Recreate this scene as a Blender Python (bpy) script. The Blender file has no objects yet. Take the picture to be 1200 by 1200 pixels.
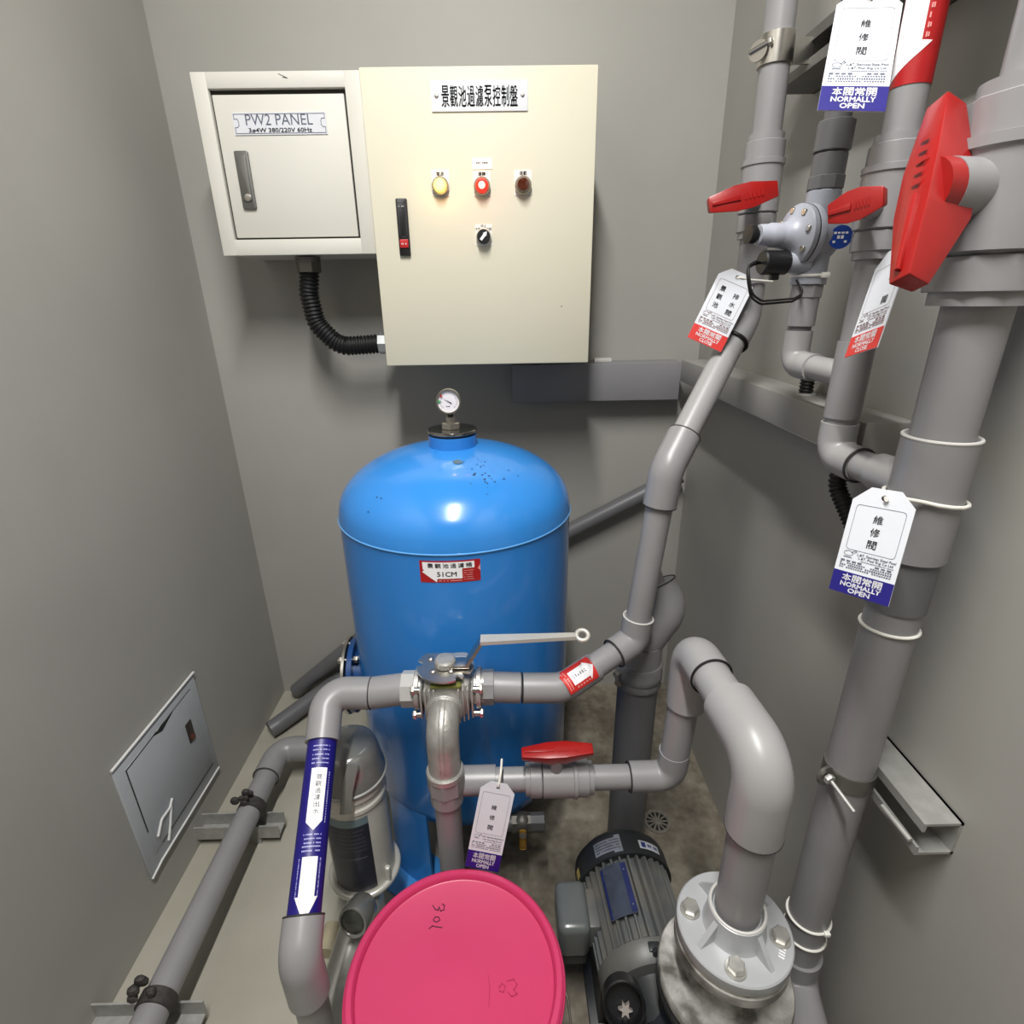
import bpy, bmesh, math, random
from mathutils import Vector, Matrix
random.seed(7)
V = Vector
scene = bpy.context.scene
C = scene.collection

# ------------------------------------------------------------------ camera
F_PX = 639.3; H = 1.37
PITCH, YAW, ROLL = math.radians(21.448), math.radians(.629), math.radians(-.902)
FW = V((math.sin(YAW)*math.cos(PITCH), math.cos(YAW)*math.cos(PITCH), -math.sin(PITCH)))
_r = V((math.cos(YAW), -math.sin(YAW), 0)); _u = _r.cross(FW)
RT = _r*math.cos(ROLL) + _u*math.sin(ROLL); UP = -_r*math.sin(ROLL) + _u*math.cos(ROLL)
CAM = V((0, 0, H))
cd = bpy.data.cameras.new('camera'); cam = bpy.data.objects.new('camera', cd); C.objects.link(cam)
cd.sensor_width = 36; cd.lens = F_PX/1200*36; cd.clip_start = .01
m = Matrix.Identity(4)
for i in range(3):
    m[i][0] = RT[i]; m[i][1] = UP[i]; m[i][2] = -FW[i]; m[i][3] = CAM[i]
cam.matrix_world = m
scene.camera = cam

def P(u, v, X=None, Y=None, Z=None, t=None):
    """point on the ray of photo pixel (u, v) where it meets a plane X=, Y= or Z= (or at depth t)"""
    d = FW + RT*((u-600)/F_PX) + UP*((600-v)/F_PX)
    if X is not None: t = X/d.x
    elif Y is not None: t = Y/d.y
    elif Z is not None: t = (Z-H)/d.z
    return CAM + d*t

# ------------------------------------------------------------------ world, light, exposure
w = bpy.data.worlds.new('world'); scene.world = w; w.use_nodes = True
w.node_tree.nodes['Background'].inputs[0].default_value = (.8, .85, 1, 1)
w.node_tree.nodes['Background'].inputs[1].default_value = .005
def area(name, loc, sx, sy, power, rot=(0, 0, 0), col=(1, .985, .96)):
    l = bpy.data.lights.new(name, 'AREA'); l.shape = 'RECTANGLE'; l.size = sx; l.size_y = sy
    l.energy = power; l.color = col
    o = bpy.data.objects.new(name, l); C.objects.link(o); o.location = loc; o.rotation_euler = rot
    return o
LAMPS = [(-.10, .05, 2.80, 37.)]
for lx, ly, lz, pw in LAMPS:
    area('ceiling_tube_light', (lx, ly, lz-.055), .07, 1.15, pw)
scene.view_settings.view_transform = 'Standard'; scene.view_settings.look = 'None'
scene.view_settings.exposure = 0.8; scene.view_settings.gamma = 1.0
scene.view_settings.use_curve_mapping = False
try:
    scene.cycles.use_denoising = True
    scene.cycles.max_bounces = 10; scene.cycles.diffuse_bounces = 5
except Exception: pass

# ------------------------------------------------------------------ materials
def lin(c):
    f = lambda x: x/12.92 if x <= .04045 else ((x+.055)/1.055)**2.4
    return tuple(f(x/255) for x in c) + (1,)
MATS = {}
def mat(name, rgb, rough=.5, metal=0., var=0., vscale=8., rgb2=None, bump=0., bscale=60., emit=0., coat=0., trans=0., detail=4., spec=.5):
    if name in MATS: return MATS[name]
    m = bpy.data.materials.new(name); m.use_nodes = True; nt = m.node_tree; b = nt.nodes['Principled BSDF']
    b.inputs['Base Color'].default_value = lin(rgb); b.inputs['Roughness'].default_value = rough
    b.inputs['Metallic'].default_value = metal; b.inputs['Coat Weight'].default_value = coat
    b.inputs['Specular IOR Level'].default_value = spec
    b.inputs['Transmission Weight'].default_value = trans
    if emit:
        b.inputs['Emission Color'].default_value = lin(rgb); b.inputs['Emission Strength'].default_value = emit
    tc = nt.nodes.new('ShaderNodeTexCoord')
    if var or rgb2:
        n = nt.nodes.new('ShaderNodeTexNoise'); n.inputs['Scale'].default_value = vscale; n.inputs['Detail'].default_value = detail
        nt.links.new(tc.outputs['Object'], n.inputs['Vector'])
        cr = nt.nodes.new('ShaderNodeValToRGB'); e = cr.color_ramp.elements
        a = lin(rgb); bb = lin(rgb2) if rgb2 else tuple(x*(1-var) for x in a[:3]) + (1,)
        e[0].position = .35; e[0].color = bb; e[1].position = .65; e[1].color = a
        nt.links.new(n.outputs['Fac'], cr.inputs['Fac']); nt.links.new(cr.outputs['Color'], b.inputs['Base Color'])
    if bump:
        n2 = nt.nodes.new('ShaderNodeTexNoise'); n2.inputs['Scale'].default_value = bscale; n2.inputs['Detail'].default_value = 3
        nt.links.new(tc.outputs['Object'], n2.inputs['Vector'])
        bp = nt.nodes.new('ShaderNodeBump'); bp.inputs['Strength'].default_value = bump; bp.inputs['Distance'].default_value = .002
        nt.links.new(n2.outputs['Fac'], bp.inputs['Height']); nt.links.new(bp.outputs['Normal'], b.inputs['Normal'])
    MATS[name] = m
    return m

M_WALL = mat('grey_wall_paint', (163, 161, 155), .55, var=.08, vscale=2.2, bump=.08, bscale=35)
M_CEIL = mat('ceiling_paint', (130, 128, 124), .8, var=.05)
M_PVC = mat('grey_pvc', (137, 136, 137), .36, var=.07, vscale=14, bump=.03, bscale=90)
M_PVC_L = mat('light_grey_pvc', (152, 151, 151), .36, var=.06, vscale=14, bump=.03, bscale=90)
M_PVC_D = mat('dark_grey_pvc', (100, 100, 102), .42, var=.08, vscale=14)
M_SEAM = mat('glue_line_dark', (45, 44, 44), .6, var=.2, vscale=30)
M_RIM = mat('pale_socket_rim', (196, 194, 190), .45, var=.05)
M_CREAM = mat('cream_enamel', (212, 207, 187), .55, spec=.3, var=.02, vscale=3, bump=.02, bscale=200)
M_WHITE_EN = mat('off_white_enamel', (210, 208, 199), .5, spec=.3, var=.03, vscale=5, bump=.02, bscale=200)
M_GAP = mat('dark_gap', (40, 38, 34), .8, var=.1)
M_WHITE = mat('white_plastic', (232, 232, 232), .4, var=.03)
M_CARD = mat('white_tag_card', (208, 211, 217), .38, var=.02, vscale=30)
M_NAVY = mat('navy_print', (26, 18, 112), .4, var=.1, vscale=40)
M_RED_PRINT = mat('red_print', (200, 45, 40), .4, var=.12, vscale=40)
M_DRED = mat('dark_red_print', (168, 24, 26), .4, var=.12, vscale=40)
M_INK = mat('black_ink', (38, 38, 42), .6, var=.1, vscale=60)
M_INKG = mat('grey_ink', (88, 92, 108), .6, var=.1, vscale=60)
M_WPRINT = mat('white_print', (238, 238, 240), .45, var=.02, vscale=60)
M_REDH = mat('red_handle_plastic', (152, 23, 21), .33, var=.12, vscale=25, bump=.08, bscale=70)
M_STEEL = mat('stainless_steel', (200, 196, 188), .28, 1., var=.15, vscale=18)
M_CAST = mat('cast_stainless', (184, 182, 177), .45, .6, var=.25, vscale=30, bump=.35, bscale=160)
M_GALV = mat('galvanised_steel', (176, 176, 172), .45, .4, var=.2, vscale=40)
M_BLACKP = mat('black_plastic', (22, 22, 24), .38, var=.1)
M_RUBBER = mat('black_rubber', (18, 18, 19), .5, var=.1)
M_TRUNK = mat('grey_trunking_paint', (134, 133, 136), .45, var=.06, vscale=6)
M_TIE = mat('white_nylon_tie', (226, 224, 216), .45, var=.04)

# ------------------------------------------------------------------ geometry helpers
class G:
    def __init__(s): s.v = []; s.f = []
    def add(s, vs, fs):
        o = len(s.v); s.v += [V(x) for x in vs]; s.f += [tuple(i+o for i in f) for f in fs]; return s
    def frame(s, o, z, x=None):
        return frame(o, z, x)
    def lathe(s, prof, o, z, seg=32, x=None, a0=0., a1=None):
        fr = frame(o, z, x); full = a1 is None; n = seg if full else seg+1
        vs = []; fs = []
        for r, h in prof:
            for k in range(n):
                a = a0 + (2*math.pi if full else a1-a0)*k/seg
                vs.append(fr @ V((r*math.cos(a), r*math.sin(a), h)))
        for i in range(len(prof)-1):
            for k in range(seg):
                k2 = (k+1) % n
                fs.append((i*n+k, i*n+k2, (i+1)*n+k2, (i+1)*n+k))
        if full:
            if prof[0][0] > 1e-6: fs.append(tuple(range(n-1, -1, -1)))
            if prof[-1][0] > 1e-6: fs.append(tuple((len(prof)-1)*n+k for k in range(n)))
        return s.add(vs, fs)
    def cyl(s, a, b, r, seg=24, r2=None, ch=0.):
        a = V(a); b = V(b); L = (b-a).length; r2 = r if r2 is None else r2
        if ch: pf = [(r-ch, 0), (r, ch), (r2, L-ch), (r2-ch, L)]
        else: pf = [(r, 0), (r2, L)]
        return s.lathe(pf, a, b-a, seg)
    def tube(s, pts, r, bend=None, seg=24, cap=True, arc=10, rf=None, step=None):
        path = fillet([V(p) for p in pts], bend, arc) if bend else [V(p) for p in pts]
        if step: path = resample(path, step)
        n = len(path); tang = []
        for i in range(n):
            a = path[max(i-1, 0)]; b = path[min(i+1, n-1)]; tang.append((b-a).normalized())
        ref = V((0, 0, 1)) if abs(tang[0].z) < .9 else V((1, 0, 0))
        nx = tang[0].cross(ref).normalized(); vs = []; fs = []; acc = 0
        for i in range(n):
            if i:
                q = tang[i-1].rotation_difference(tang[i]); nx = (q @ nx).normalized(); acc += (path[i]-path[i-1]).length
            ny = tang[i].cross(nx); rr = rf(acc) if rf else r
            for k in range(seg):
                a = 2*math.pi*k/seg; vs.append(path[i] + nx*(rr*math.cos(a)) + ny*(rr*math.sin(a)))
        for i in range(n-1):
            for k in range(seg):
                k2 = (k+1) % seg; fs.append((i*seg+k, i*seg+k2, (i+1)*seg+k2, (i+1)*seg+k))
        if cap: fs.append(tuple(range(seg-1, -1, -1))); fs.append(tuple((n-1)*seg+k for k in range(seg)))
        return s.add(vs, fs)
    def torus(s, o, z, R, r, seg=40, sub=10, sx=1., x=None):
        fr = frame(o, z, x); vs = []; fs = []
        for i in range(seg):
            a = 2*math.pi*i/seg
            for j in range(sub):
                b = 2*math.pi*j/sub
                vs.append(fr @ V(((R+r*math.cos(b))*math.cos(a)*sx, (R+r*math.cos(b))*math.sin(a), r*math.sin(b))))
        for i in range(seg):
            for j in range(sub):
                i2 = (i+1) % seg; j2 = (j+1) % sub
                fs.append((i*sub+j, i2*sub+j, i2*sub+j2, i*sub+j2))
        return s.add(vs, fs)
    def box(s, c, size, bev=0., fr=None, seg=2):
        bm = bmesh.new(); bmesh.ops.create_cube(bm, size=1)
        for v in bm.verts: v.co = V((v.co.x*size[0], v.co.y*size[1], v.co.z*size[2]))
        if bev: bmesh.ops.bevel(bm, geom=list(bm.edges), offset=bev, segments=seg, affect='EDGES', profile=.5)
        bm.verts.index_update(); c = V(c)
        vs = [((fr @ v.co) if fr else v.co) + c for v in bm.verts]; fs = [tuple(v.index for v in f.verts) for f in bm.faces]
        bm.free(); return s.add(vs, fs)
    def bx(s, x0, x1, y0, y1, z0, z1, bev=0.):
        return s.box(((x0+x1)/2, (y0+y1)/2, (z0+z1)/2), (abs(x1-x0), abs(y1-y0), abs(z1-z0)), bev)
    def prism(s, poly, fr, h, bev=0.):
        """polygon in the frame's xy plane extruded by h along its z"""
        bm = bmesh.new(); vs = [bm.verts.new((p[0], p[1], 0)) for p in poly]; f = bm.faces.new(vs)
        if h:
            r = bmesh.ops.extrude_face_region(bm, geom=[f])
            for e in r['geom']:
                if isinstance(e, bmesh.types.BMVert): e.co.z += h
        bmesh.ops.recalc_face_normals(bm, faces=list(bm.faces))
        if bev: bmesh.ops.bevel(bm, geom=list(bm.edges), offset=bev, segments=2, affect='EDGES', profile=.5)
        bm.verts.index_update()
        out = [fr @ v.co for v in bm.verts]; fs = [tuple(v.index for v in f.verts) for f in bm.faces]
        bm.free(); return s.add(out, fs)
    def sphere(s, o, r, sc=(1, 1, 1), seg=16):
        vs = []; fs = []; n = seg//2; o = V(o)
        for i in range(n+1):
            t = math.pi*i/n
            for k in range(seg):
                a = 2*math.pi*k/seg
                vs.append(o + V((r*math.sin(t)*math.cos(a)*sc[0], r*math.sin(t)*math.sin(a)*sc[1], r*math.cos(t)*sc[2])))
        for i in range(n):
            for k in range(seg): fs.append((i*seg+k, (i+1)*seg+k, (i+1)*seg+(k+1) % seg, i*seg+(k+1) % seg))
        return s.add(vs, fs)
    def hexa(s, o, z, r, h, x=None, ch=.001):
        return s.lathe([(r*.93, 0), (r, ch), (r, h-ch), (r*.9, h)], o, z, 6, x)

def frame(o, z, x=None):
    z = V(z).normalized(); x = V(x) if x is not None else (V((0, 0, 1)) if abs(z.z) < .9 else V((1, 0, 0)))
    x = (x - z*x.dot(z)).normalized(); y = z.cross(x)
    m = Matrix.Identity(4)
    for i in range(3): m[i][0] = x[i]; m[i][1] = y[i]; m[i][2] = z[i]; m[i][3] = V(o)[i]
    return m
def fillet(p, r, n=10):
    out = [p[0]]
    for i in range(1, len(p)-1):
        a = (p[i-1]-p[i]); b = (p[i+1]-p[i]); la, lb = a.length, b.length; a.normalize(); b.normalize()
        ang = a.angle(b)
        if ang > 3.1: out.append(p[i]); continue
        d = r/math.tan(ang/2); d = min(d, la*.98 if i == 1 else la*.49, lb*.98 if i == len(p)-2 else lb*.49); rr = d*math.tan(ang/2)
        c = p[i] + (a+b).normalized()*(rr/math.sin(ang/2)); s0 = p[i]+a*d-c; s1 = p[i]+b*d-c
        ax = s0.cross(s1).normalized(); th = s0.angle(s1)
        for k in range(n+1): out.append(c + Matrix.Rotation(th*k/n, 3, ax) @ s0)
    out.append(p[-1]); return out
def resample(p, step):
    out = [p[0]]; carry = 0
    for a, b in zip(p, p[1:]):
        L = (b-a).length; d = step-carry
        while d <= L: out.append(a.lerp(b, d/L)); d += step
        carry = L-(d-step)
    if (out[-1]-p[-1]).length > 1e-5: out.append(p[-1])
    return out

BASE = {}
def mk(name, g, m, parent=None, label=None, sharp=38, struct=False):
    me = bpy.data.meshes.new(name); off = V((0, 0, 0))
    if parent is not None: off = BASE[parent]
    me.from_pydata([tuple(v-off) for v in g.v], [], g.f); me.materials.append(m); me.update()
    bm = bmesh.new(); bm.from_mesh(me); bmesh.ops.recalc_face_normals(bm, faces=list(bm.faces)); bm.to_mesh(me); bm.free()
    me.polygons.foreach_set('use_smooth', [True]*len(me.polygons)); me.set_sharp_from_angle(angle=math.radians(sharp))
    o = bpy.data.objects.new(name, me); C.objects.link(o); BASE[o] = off
    if parent is not None: o.parent = parent
    if label: o['label'] = label
    if struct: o['kind'] = 'structure'
    return o
def thing(name, label, cat, loc=(0, 0, 0), group=None):
    o = bpy.data.objects.new(name, None); C.objects.link(o); o.location = loc; o.empty_display_size = .02
    o['label'] = label; o['category'] = cat; BASE[o] = V(loc)
    if group: o['group'] = group
    return o
def tag(o, label, cat, group=None):
    o['label'] = label; o['category'] = cat
    if group: o['group'] = group
    return o

# text as flat mesh polygons in (x, y), centred
_TC = {}
def text2d(body, size, sx=1., font_bold=0.):
    key = (body, size, sx, font_bold)
    if key in _TC: return _TC[key]
    cu = bpy.data.curves.new('lettering', 'FONT'); cu.body = body; cu.size = size; cu.align_x = 'CENTER'; cu.align_y = 'CENTER'
    cu.resolution_u = 2; cu.offset = font_bold
    o = bpy.data.objects.new('lettering_source', cu); C.objects.link(o)
    dg = bpy.context.evaluated_depsgraph_get(); dg.update()
    me = bpy.data.meshes.new_from_object(o.evaluated_get(dg))
    vs = [V((v.co.x*sx, v.co.y, 0)) for v in me.vertices]; fs = [tuple(p.vertices) for p in me.polygons]
    bpy.data.objects.remove(o); bpy.data.curves.remove(cu); bpy.data.meshes.remove(me)
    if vs:
        cx = (min(v.x for v in vs)+max(v.x for v in vs))/2; cy = (min(v.y for v in vs)+max(v.y for v in vs))/2
        vs = [v-V((cx, cy, 0)) for v in vs]
    _TC[key] = (vs, fs); return vs, fs
class D2(G):
    """flat print drawn in 2-D (x right, y up); put() lays it on a plane, wrap() around a cylinder"""
    def text(s, body, x, y, size, sx=1., bold=0., rot=0.):
        vs, fs = text2d(body, size, sx, 0.); R = Matrix.Rotation(rot, 3, 'Z')
        for ox, oy in ([(0, 0)] if bold <= 0 else [(-bold, 0), (bold, 0), (0, bold), (0, -bold)]):
            s.add([R @ v + V((x+ox, y+oy, 0)) for v in vs], fs)
        return s
    def fit(s, body, x, y, w, h, bold=0.):
        """text stretched to fill a w by h box centred on (x, y)"""
        vs, fs = text2d(body, .02, 1., 0.)
        if not vs: return s
        bw = max(v.x for v in vs)-min(v.x for v in vs); bh = max(v.y for v in vs)-min(v.y for v in vs)
        for ox, oy in ([(0, 0)] if bold <= 0 else [(-bold, 0), (bold, 0), (0, bold), (0, -bold)]):
            s.add([V((v.x*w/bw+x+ox, v.y*h/bh+y+oy, 0)) for v in vs], fs)
        return s
    def column(s, chars, x, y0, y1, size, sx=1., bold=0.):
        n = len(chars)
        for i, c in enumerate(chars): s.fit(c, x, y0+(y1-y0)*(i/(n-1) if n > 1 else 0), size*sx, size, bold)
        return s
    def rect(s, x0, y0, x1, y1): return s.add([(x0, y0, 0), (x1, y0, 0), (x1, y1, 0), (x0, y1, 0)], [(0, 1, 2, 3)])
    def poly(s, pts): return s.add([(p[0], p[1], 0) for p in pts], [tuple(range(len(pts)))])
    def outline(s, pts, wd):
        n = len(pts)
        for i in range(n): s.seg(pts[i], pts[(i+1) % n], wd)
        return s
    def seg(s, a, b, wd):
        a = V((a[0], a[1], 0)); b = V((b[0], b[1], 0)); d = (b-a).normalized()*wd/2; q = V((-d.y, d.x, 0))
        return s.add([a-d-q, b+d-q, b+d+q, a-d+q], [(0, 1, 2, 3)])
    def stroke(s, pts, wd):
        for a, b in zip(pts, pts[1:]): s.seg(a, b, wd)
        return s
    def dashes(s, x0, x1, y, h, n, seed=0, fill=.72):
        rnd = random.Random(seed); st = (x1-x0)/n
        for i in range(n):
            if rnd.random() < .1: continue
            hh = h*(.7+.3*rnd.random()); s.rect(x0+i*st, y-hh/2, x0+i*st+st*fill, y+hh/2)
        return s
    def put(s, fr, dz=.0004):
        g = G(); g.add([fr @ V((v.x, v.y, dz)) for v in s.v], s.f); return g
    def wrap(s, o, axis, normal, R, dz=.0006, step=.002):
        bm = bmesh.new(); vv = [bm.verts.new(v) for v in s.v]
        for f in s.f:
            try: bm.faces.new([vv[i] for i in f])
            except ValueError: pass
        x0 = min(v.x for v in s.v); x1 = max(v.x for v in s.v); n = int((x1-x0)/step)
        for i in range(1, n+1):
            bmesh.ops.bisect_plane(bm, geom=list(bm.verts)+list(bm.edges)+list(bm.faces), plane_co=(x0+i*(x1-x0)/(n+1), 0, 0), plane_no=(1, 0, 0))
        A = V(axis).normalized(); N = V(normal); N = (N-A*N.dot(A)).normalized(); S = A.cross(N); o = V(o)
        bm.verts.index_update()
        vs = [o + A*v.co.y + (S*math.sin(v.co.x/R)+N*math.cos(v.co.x/R))*(R+dz) for v in bm.verts]
        fs = [tuple(v.index for v in f.verts) for f in bm.faces]; bm.free()
        g = G(); g.add(vs, fs); return g
def rrect(x0, y0, x1, y1, r, n=4):
    out = []
    for cx, cy, a in ((x1-r, y1-r, 0), (x0+r, y1-r, 90), (x0+r, y0+r, 180), (x1-r, y0+r, 270)):
        for k in range(n+1):
            t = math.radians(a+90*k/n); out.append((cx+r*math.cos(t), cy+r*math.sin(t)))
    return out

# ================================================================== the room
XL, XR, YB, YF, ZC = -.85, .585, 1.684, -2.3, 2.90
def floor_mat():
    m = bpy.data.materials.new('stained_concrete'); m.use_nodes = True; nt = m.node_tree; b = nt.nodes['Principled BSDF']; MATS['floor'] = m
    N = nt.nodes.new; L = nt.links.new
    tc = N('ShaderNodeTexCoord'); n1 = N('ShaderNodeTexNoise'); n1.inputs['Scale'].default_value = 5; n1.inputs['Detail'].default_value = 9; n1.inputs['Roughness'].default_value = .65
    n2 = N('ShaderNodeTexNoise'); n2.inputs['Scale'].default_value = 34; n2.inputs['Detail'].default_value = 6
    L(tc.outputs['Object'], n1.inputs['Vector']); L(tc.outputs['Object'], n2.inputs['Vector'])
    r1 = N('ShaderNodeValToRGB'); e = r1.color_ramp.elements; e[0].position = .36; e[0].color = lin((92, 84, 72)); e[1].position = .62; e[1].color = lin((150, 143, 128))
    x = r1.color_ramp.elements.new(.72); x.color = lin((172, 168, 158))
    L(n1.outputs['Fac'], r1.inputs['Fac'])
    r2 = N('ShaderNodeValToRGB'); e = r2.color_ramp.elements; e[0].position = .3; e[0].color = (.55, .5, .45, 1); e[1].position = .58; e[1].color = (1, 1, 1, 1)
    L(n2.outputs['Fac'], r2.inputs['Fac'])
    mx = N('ShaderNodeMix'); mx.data_type = 'RGBA'; mx.blend_type = 'MULTIPLY'; mx.inputs[0].default_value = .7
    L(r1.outputs['Color'], mx.inputs[6]); L(r2.outputs['Color'], mx.inputs[7])
    # trowelled, cleaner screed on the left of the tank; dirty slab on the right
    sp = N('ShaderNodeSeparateXYZ'); L(tc.outputs['Object'], sp.inputs[0])
    mr = N('ShaderNodeMapRange'); mr.inputs[1].default_value = -.32; mr.inputs[2].default_value = -.12; L(sp.outputs['X'], mr.inputs[0])
    n3 = N('ShaderNodeTexNoise'); n3.inputs['Scale'].default_value = 3; n3.inputs['Detail'].default_value = 4; L(tc.outputs['Object'], n3.inputs['Vector'])
    r3 = N('ShaderNodeValToRGB'); e = r3.color_ramp.elements; e[0].position = .3; e[0].color = lin((150, 146, 132)); e[1].position = .7; e[1].color = lin((168, 164, 152))
    L(n3.outputs['Fac'], r3.inputs['Fac'])
    m2 = N('ShaderNodeMix'); m2.data_type = 'RGBA'; L(mr.outputs[0], m2.inputs[0]); L(r3.outputs['Color'], m2.inputs[6]); L(mx.outputs[2], m2.inputs[7])
    L(m2.outputs[2], b.inputs['Base Color']); b.inputs['Roughness'].default_value = .6
    bp = N('ShaderNodeBump'); bp.inputs['Strength'].default_value = .25; bp.inputs['Distance'].default_value = .004
    L(n2.outputs['Fac'], bp.inputs['Height']); L(bp.outputs['Normal'], b.inputs['Normal'])
    return m
T = .1
mk('floor', G().bx(XL-T, XR+T, YF-T, YB+T, -T, 0), floor_mat(), struct=True)
mk('ceiling', G().bx(XL-T, XR+T, YF-T, YB+T, ZC, ZC+T), M_CEIL, struct=True)
mk('wall_left', G().bx(XL-T, XL, YF, YB, 0, ZC), M_WALL, struct=True)
mk('wall_right', G().bx(XR, XR+T, YF, YB, 0, ZC), M_WALL, struct=True)
mk('wall_back', G().bx(XL-T, XR+T, YB, YB+T, 0, ZC), M_WALL, struct=True)
mk('wall_front', G().bx(XL-T, XR+T, YF-T, YF, 0, ZC), M_WALL, struct=True)
M_LAMP = mat('lamp_tube', (255, 250, 240), .4, emit=2.5)
for i, (lx, ly, lz, pw) in enumerate(LAMPS):
    t = thing('ceiling_lamp', 'long white batten lamp on the ceiling over the filter tank', 'lamp', (lx, ly, ZC))
    mk('lamp_housing', G().bx(lx-.05, lx+.05, ly-.6, ly+.6, lz-.005, ZC, .006), M_WHITE, t)
    mk('lamp_tube', G().cyl((lx, ly-.57, lz-.025), (lx, ly+.57, lz-.025), .013), M_LAMP, t)

# ================================================================== distribution panel (left cabinet)
YP = 1.458
def q(u, v): return P(u, v, Y=YP)
x0, x1 = -.668, -.291; z0, z1 = q(262, 300).z, q(221, 84).z
pw = thing('distribution_panel', 'off-white steel panel box reading PW2 PANEL, left of the cream cabinet', 'electrical panel', ((x0+x1)/2, YB, z0))
ox0, ox1 = q(243, 104).x, q(404, 103).x; oz0, oz1 = q(274, 281).z, q(243, 104).z
body = mk('body', G().bx(x0+.004, x1-.002, YP+.014, YB, z0+.003, z1-.003), M_WHITE_EN, pw)
fr = G()
fr.bx(x0, ox0, YP, YP+.016, z0, z1, .002); fr.bx(ox1, x1, YP, YP+.016, z0, z1, .002)
fr.bx(ox0-.001, ox1+.001, YP, YP+.016, oz1, z1, .002); fr.bx(ox0-.001, ox1+.001, YP, YP+.016, z0, oz0, .002)
mk('front_frame', fr, M_WHITE_EN, pw)
mk('door_gap_shade', G().bx(ox0, ox1, YP+.0125, YP+.0139, oz0, oz1), M_GAP, pw)  # dark sheet behind the door, painting in the shadow line of the recess
dr = mk('door', G().bx(ox0+.005, ox1-.005, YP+.004, YP+.012, oz0+.004, oz1-.010, .0015), M_WHITE_EN, pw)
YD = YP+.004
def onY(u, v, y): p = P(u, v, Y=y); return frame(p, (0, -1, 0), (1, 0, 0))
fr0 = onY(328.5, 145, YD); a = P(274, 145, Y=YD); b = P(383, 145, Y=YD); wd = (b-a).length; ht = (P(328, 132, Y=YD)-P(328, 158, Y=YD)).length
npl = mk('nameplate', G().prism([(-wd/2, -ht/2), (wd/2, -ht/2), (wd/2, ht/2), (-wd/2, ht/2)], fr0, .002), mat('plate_grey_white', (214, 216, 222), .35, var=.03), pw, 'pale grey engraved nameplate')
d = D2(); ww, hh = wd/2-.003, ht/2-.003
pts = [(-ww, hh), (ww, hh), (ww, .009), (ww-.007, .009), (ww-.009, .004), (ww-.009, -.003), (ww-.005, -.007), (ww, -.007), (ww, -hh), (-ww, -hh), (-ww, -.007), (-ww+.005, -.007), (-ww+.009, -.003), (-ww+.009, .004), (-ww+.007, .009), (-ww, .009)]
d.outline(pts, .0012)
mk('plate_border', d.put(fr0, .0024), M_INKG, npl)
d = D2(); d.fit('PW2 PANEL', -.001, .0075, wd*.72, ht*.50); d.fit('3ø4W 380/220V 60Hz', -.001, -.0125, wd*.68, ht*.20, .00035)
mk('lettering', d.put(fr0, .0024), M_INKG, npl)
h0 = onY(288.5, 212, YD); hl = .117; hw = .031
hd = mk('door_handle', G().prism(rrect(-hw/2, -hl/2, hw/2, hl/2, .004), h0, .006, .0012), mat('handle_grey_metal', (112, 112, 108), .45, .6, var=.1), pw, 'recessed grey metal latch handle')
mk('latch_lever', G().prism(rrect(-hw*.33, -hl*.36, hw*.33, hl*.42, .004), frame(h0 @ V((0, 0, .006)), (0, -1, 0), (1, 0, 0)), .003, .001), mat('handle_grey_metal', (0, 0, 0)), hd)
mk('lock', G().lathe([(.008, 0), (.008, .0035), (.006, .0042), (0, .0042)], h0 @ V((.001, -hl*.3, .0055)), (0, -1, 0), 20), M_STEEL, hd)
mk('scuff_mark', D2().stroke([(-.012, .004), (-.002, 0), (.006, -.004), (-.004, -.002)], .0012).put(onY(333, 89, YP), .0003), M_GAP, pw)

# ================================================================== control panel (large cabinet)
YC = 1.39
c0, c1 = -.288, .21; cz0, cz1 = 1.2175, 1.8185
cp = thing('control_panel', 'large cream steel control cabinet with nameplate and three indicator lamps', 'control panel', ((c0+c1)/2, YB, cz0))
mk('body', G().bx(c0+.006, c1-.006, YC+.018, YB, cz0+.006, cz1-.006, .003), M_CREAM, cp)
mk('door', G().bx(c0, c1, YC, YC+.017, cz0, cz1, .003), M_CREAM, cp)
def onC(u, v): return onY(u, v, YC)
n0 = onC(562, 113); nw = P(619, 113, Y=YC).x-P(506, 113, Y=YC).x; nh = P(562, 95, Y=YC).z-P(562, 131, Y=YC).z
npl = mk('nameplate', G().prism([(-nw/2, -nh/2), (nw/2, -nh/2), (nw/2, nh/2), (-nw/2, nh/2)], n0, .003, .0006), mat('plate_white', (226, 229, 232), .4, var=.02), cp, 'white nameplate with black Chinese lettering')
d = D2()
for i, ch in enumerate('景觀池過濾泵控制盤'): d.fit(ch, (-4+i)*.0180, 0, .0158, .037, .00045)
mk('lettering', d.put(n0, .0034), mat('plate_ink', (52, 58, 66), .5, var=.1), npl)
for sx in (-1, 1): mk('screw', G().lathe([(.004, 0), (.0042, .001), (.003, .0022), (0, .0024)], n0 @ V((sx*(nw/2-.011), .001, .003)), (0, -1, 0), 16), M_STEEL, npl)
M_LBL = mat('lamp_plate_white', (232, 230, 224), .4, var=.02)
M_YEL = mat('yellow_lamp', (248, 234, 120), .3, emit=.45)
M_REDL = mat('red_lamp', (235, 40, 26), .3, emit=.45)
M_REDC = mat('red_lamp_core', (255, 190, 170), .3, emit=.7)
M_AMB = mat('unlit_amber_lens', (84, 36, 16), .12, var=.3, vscale=60, coat=.6)
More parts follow.
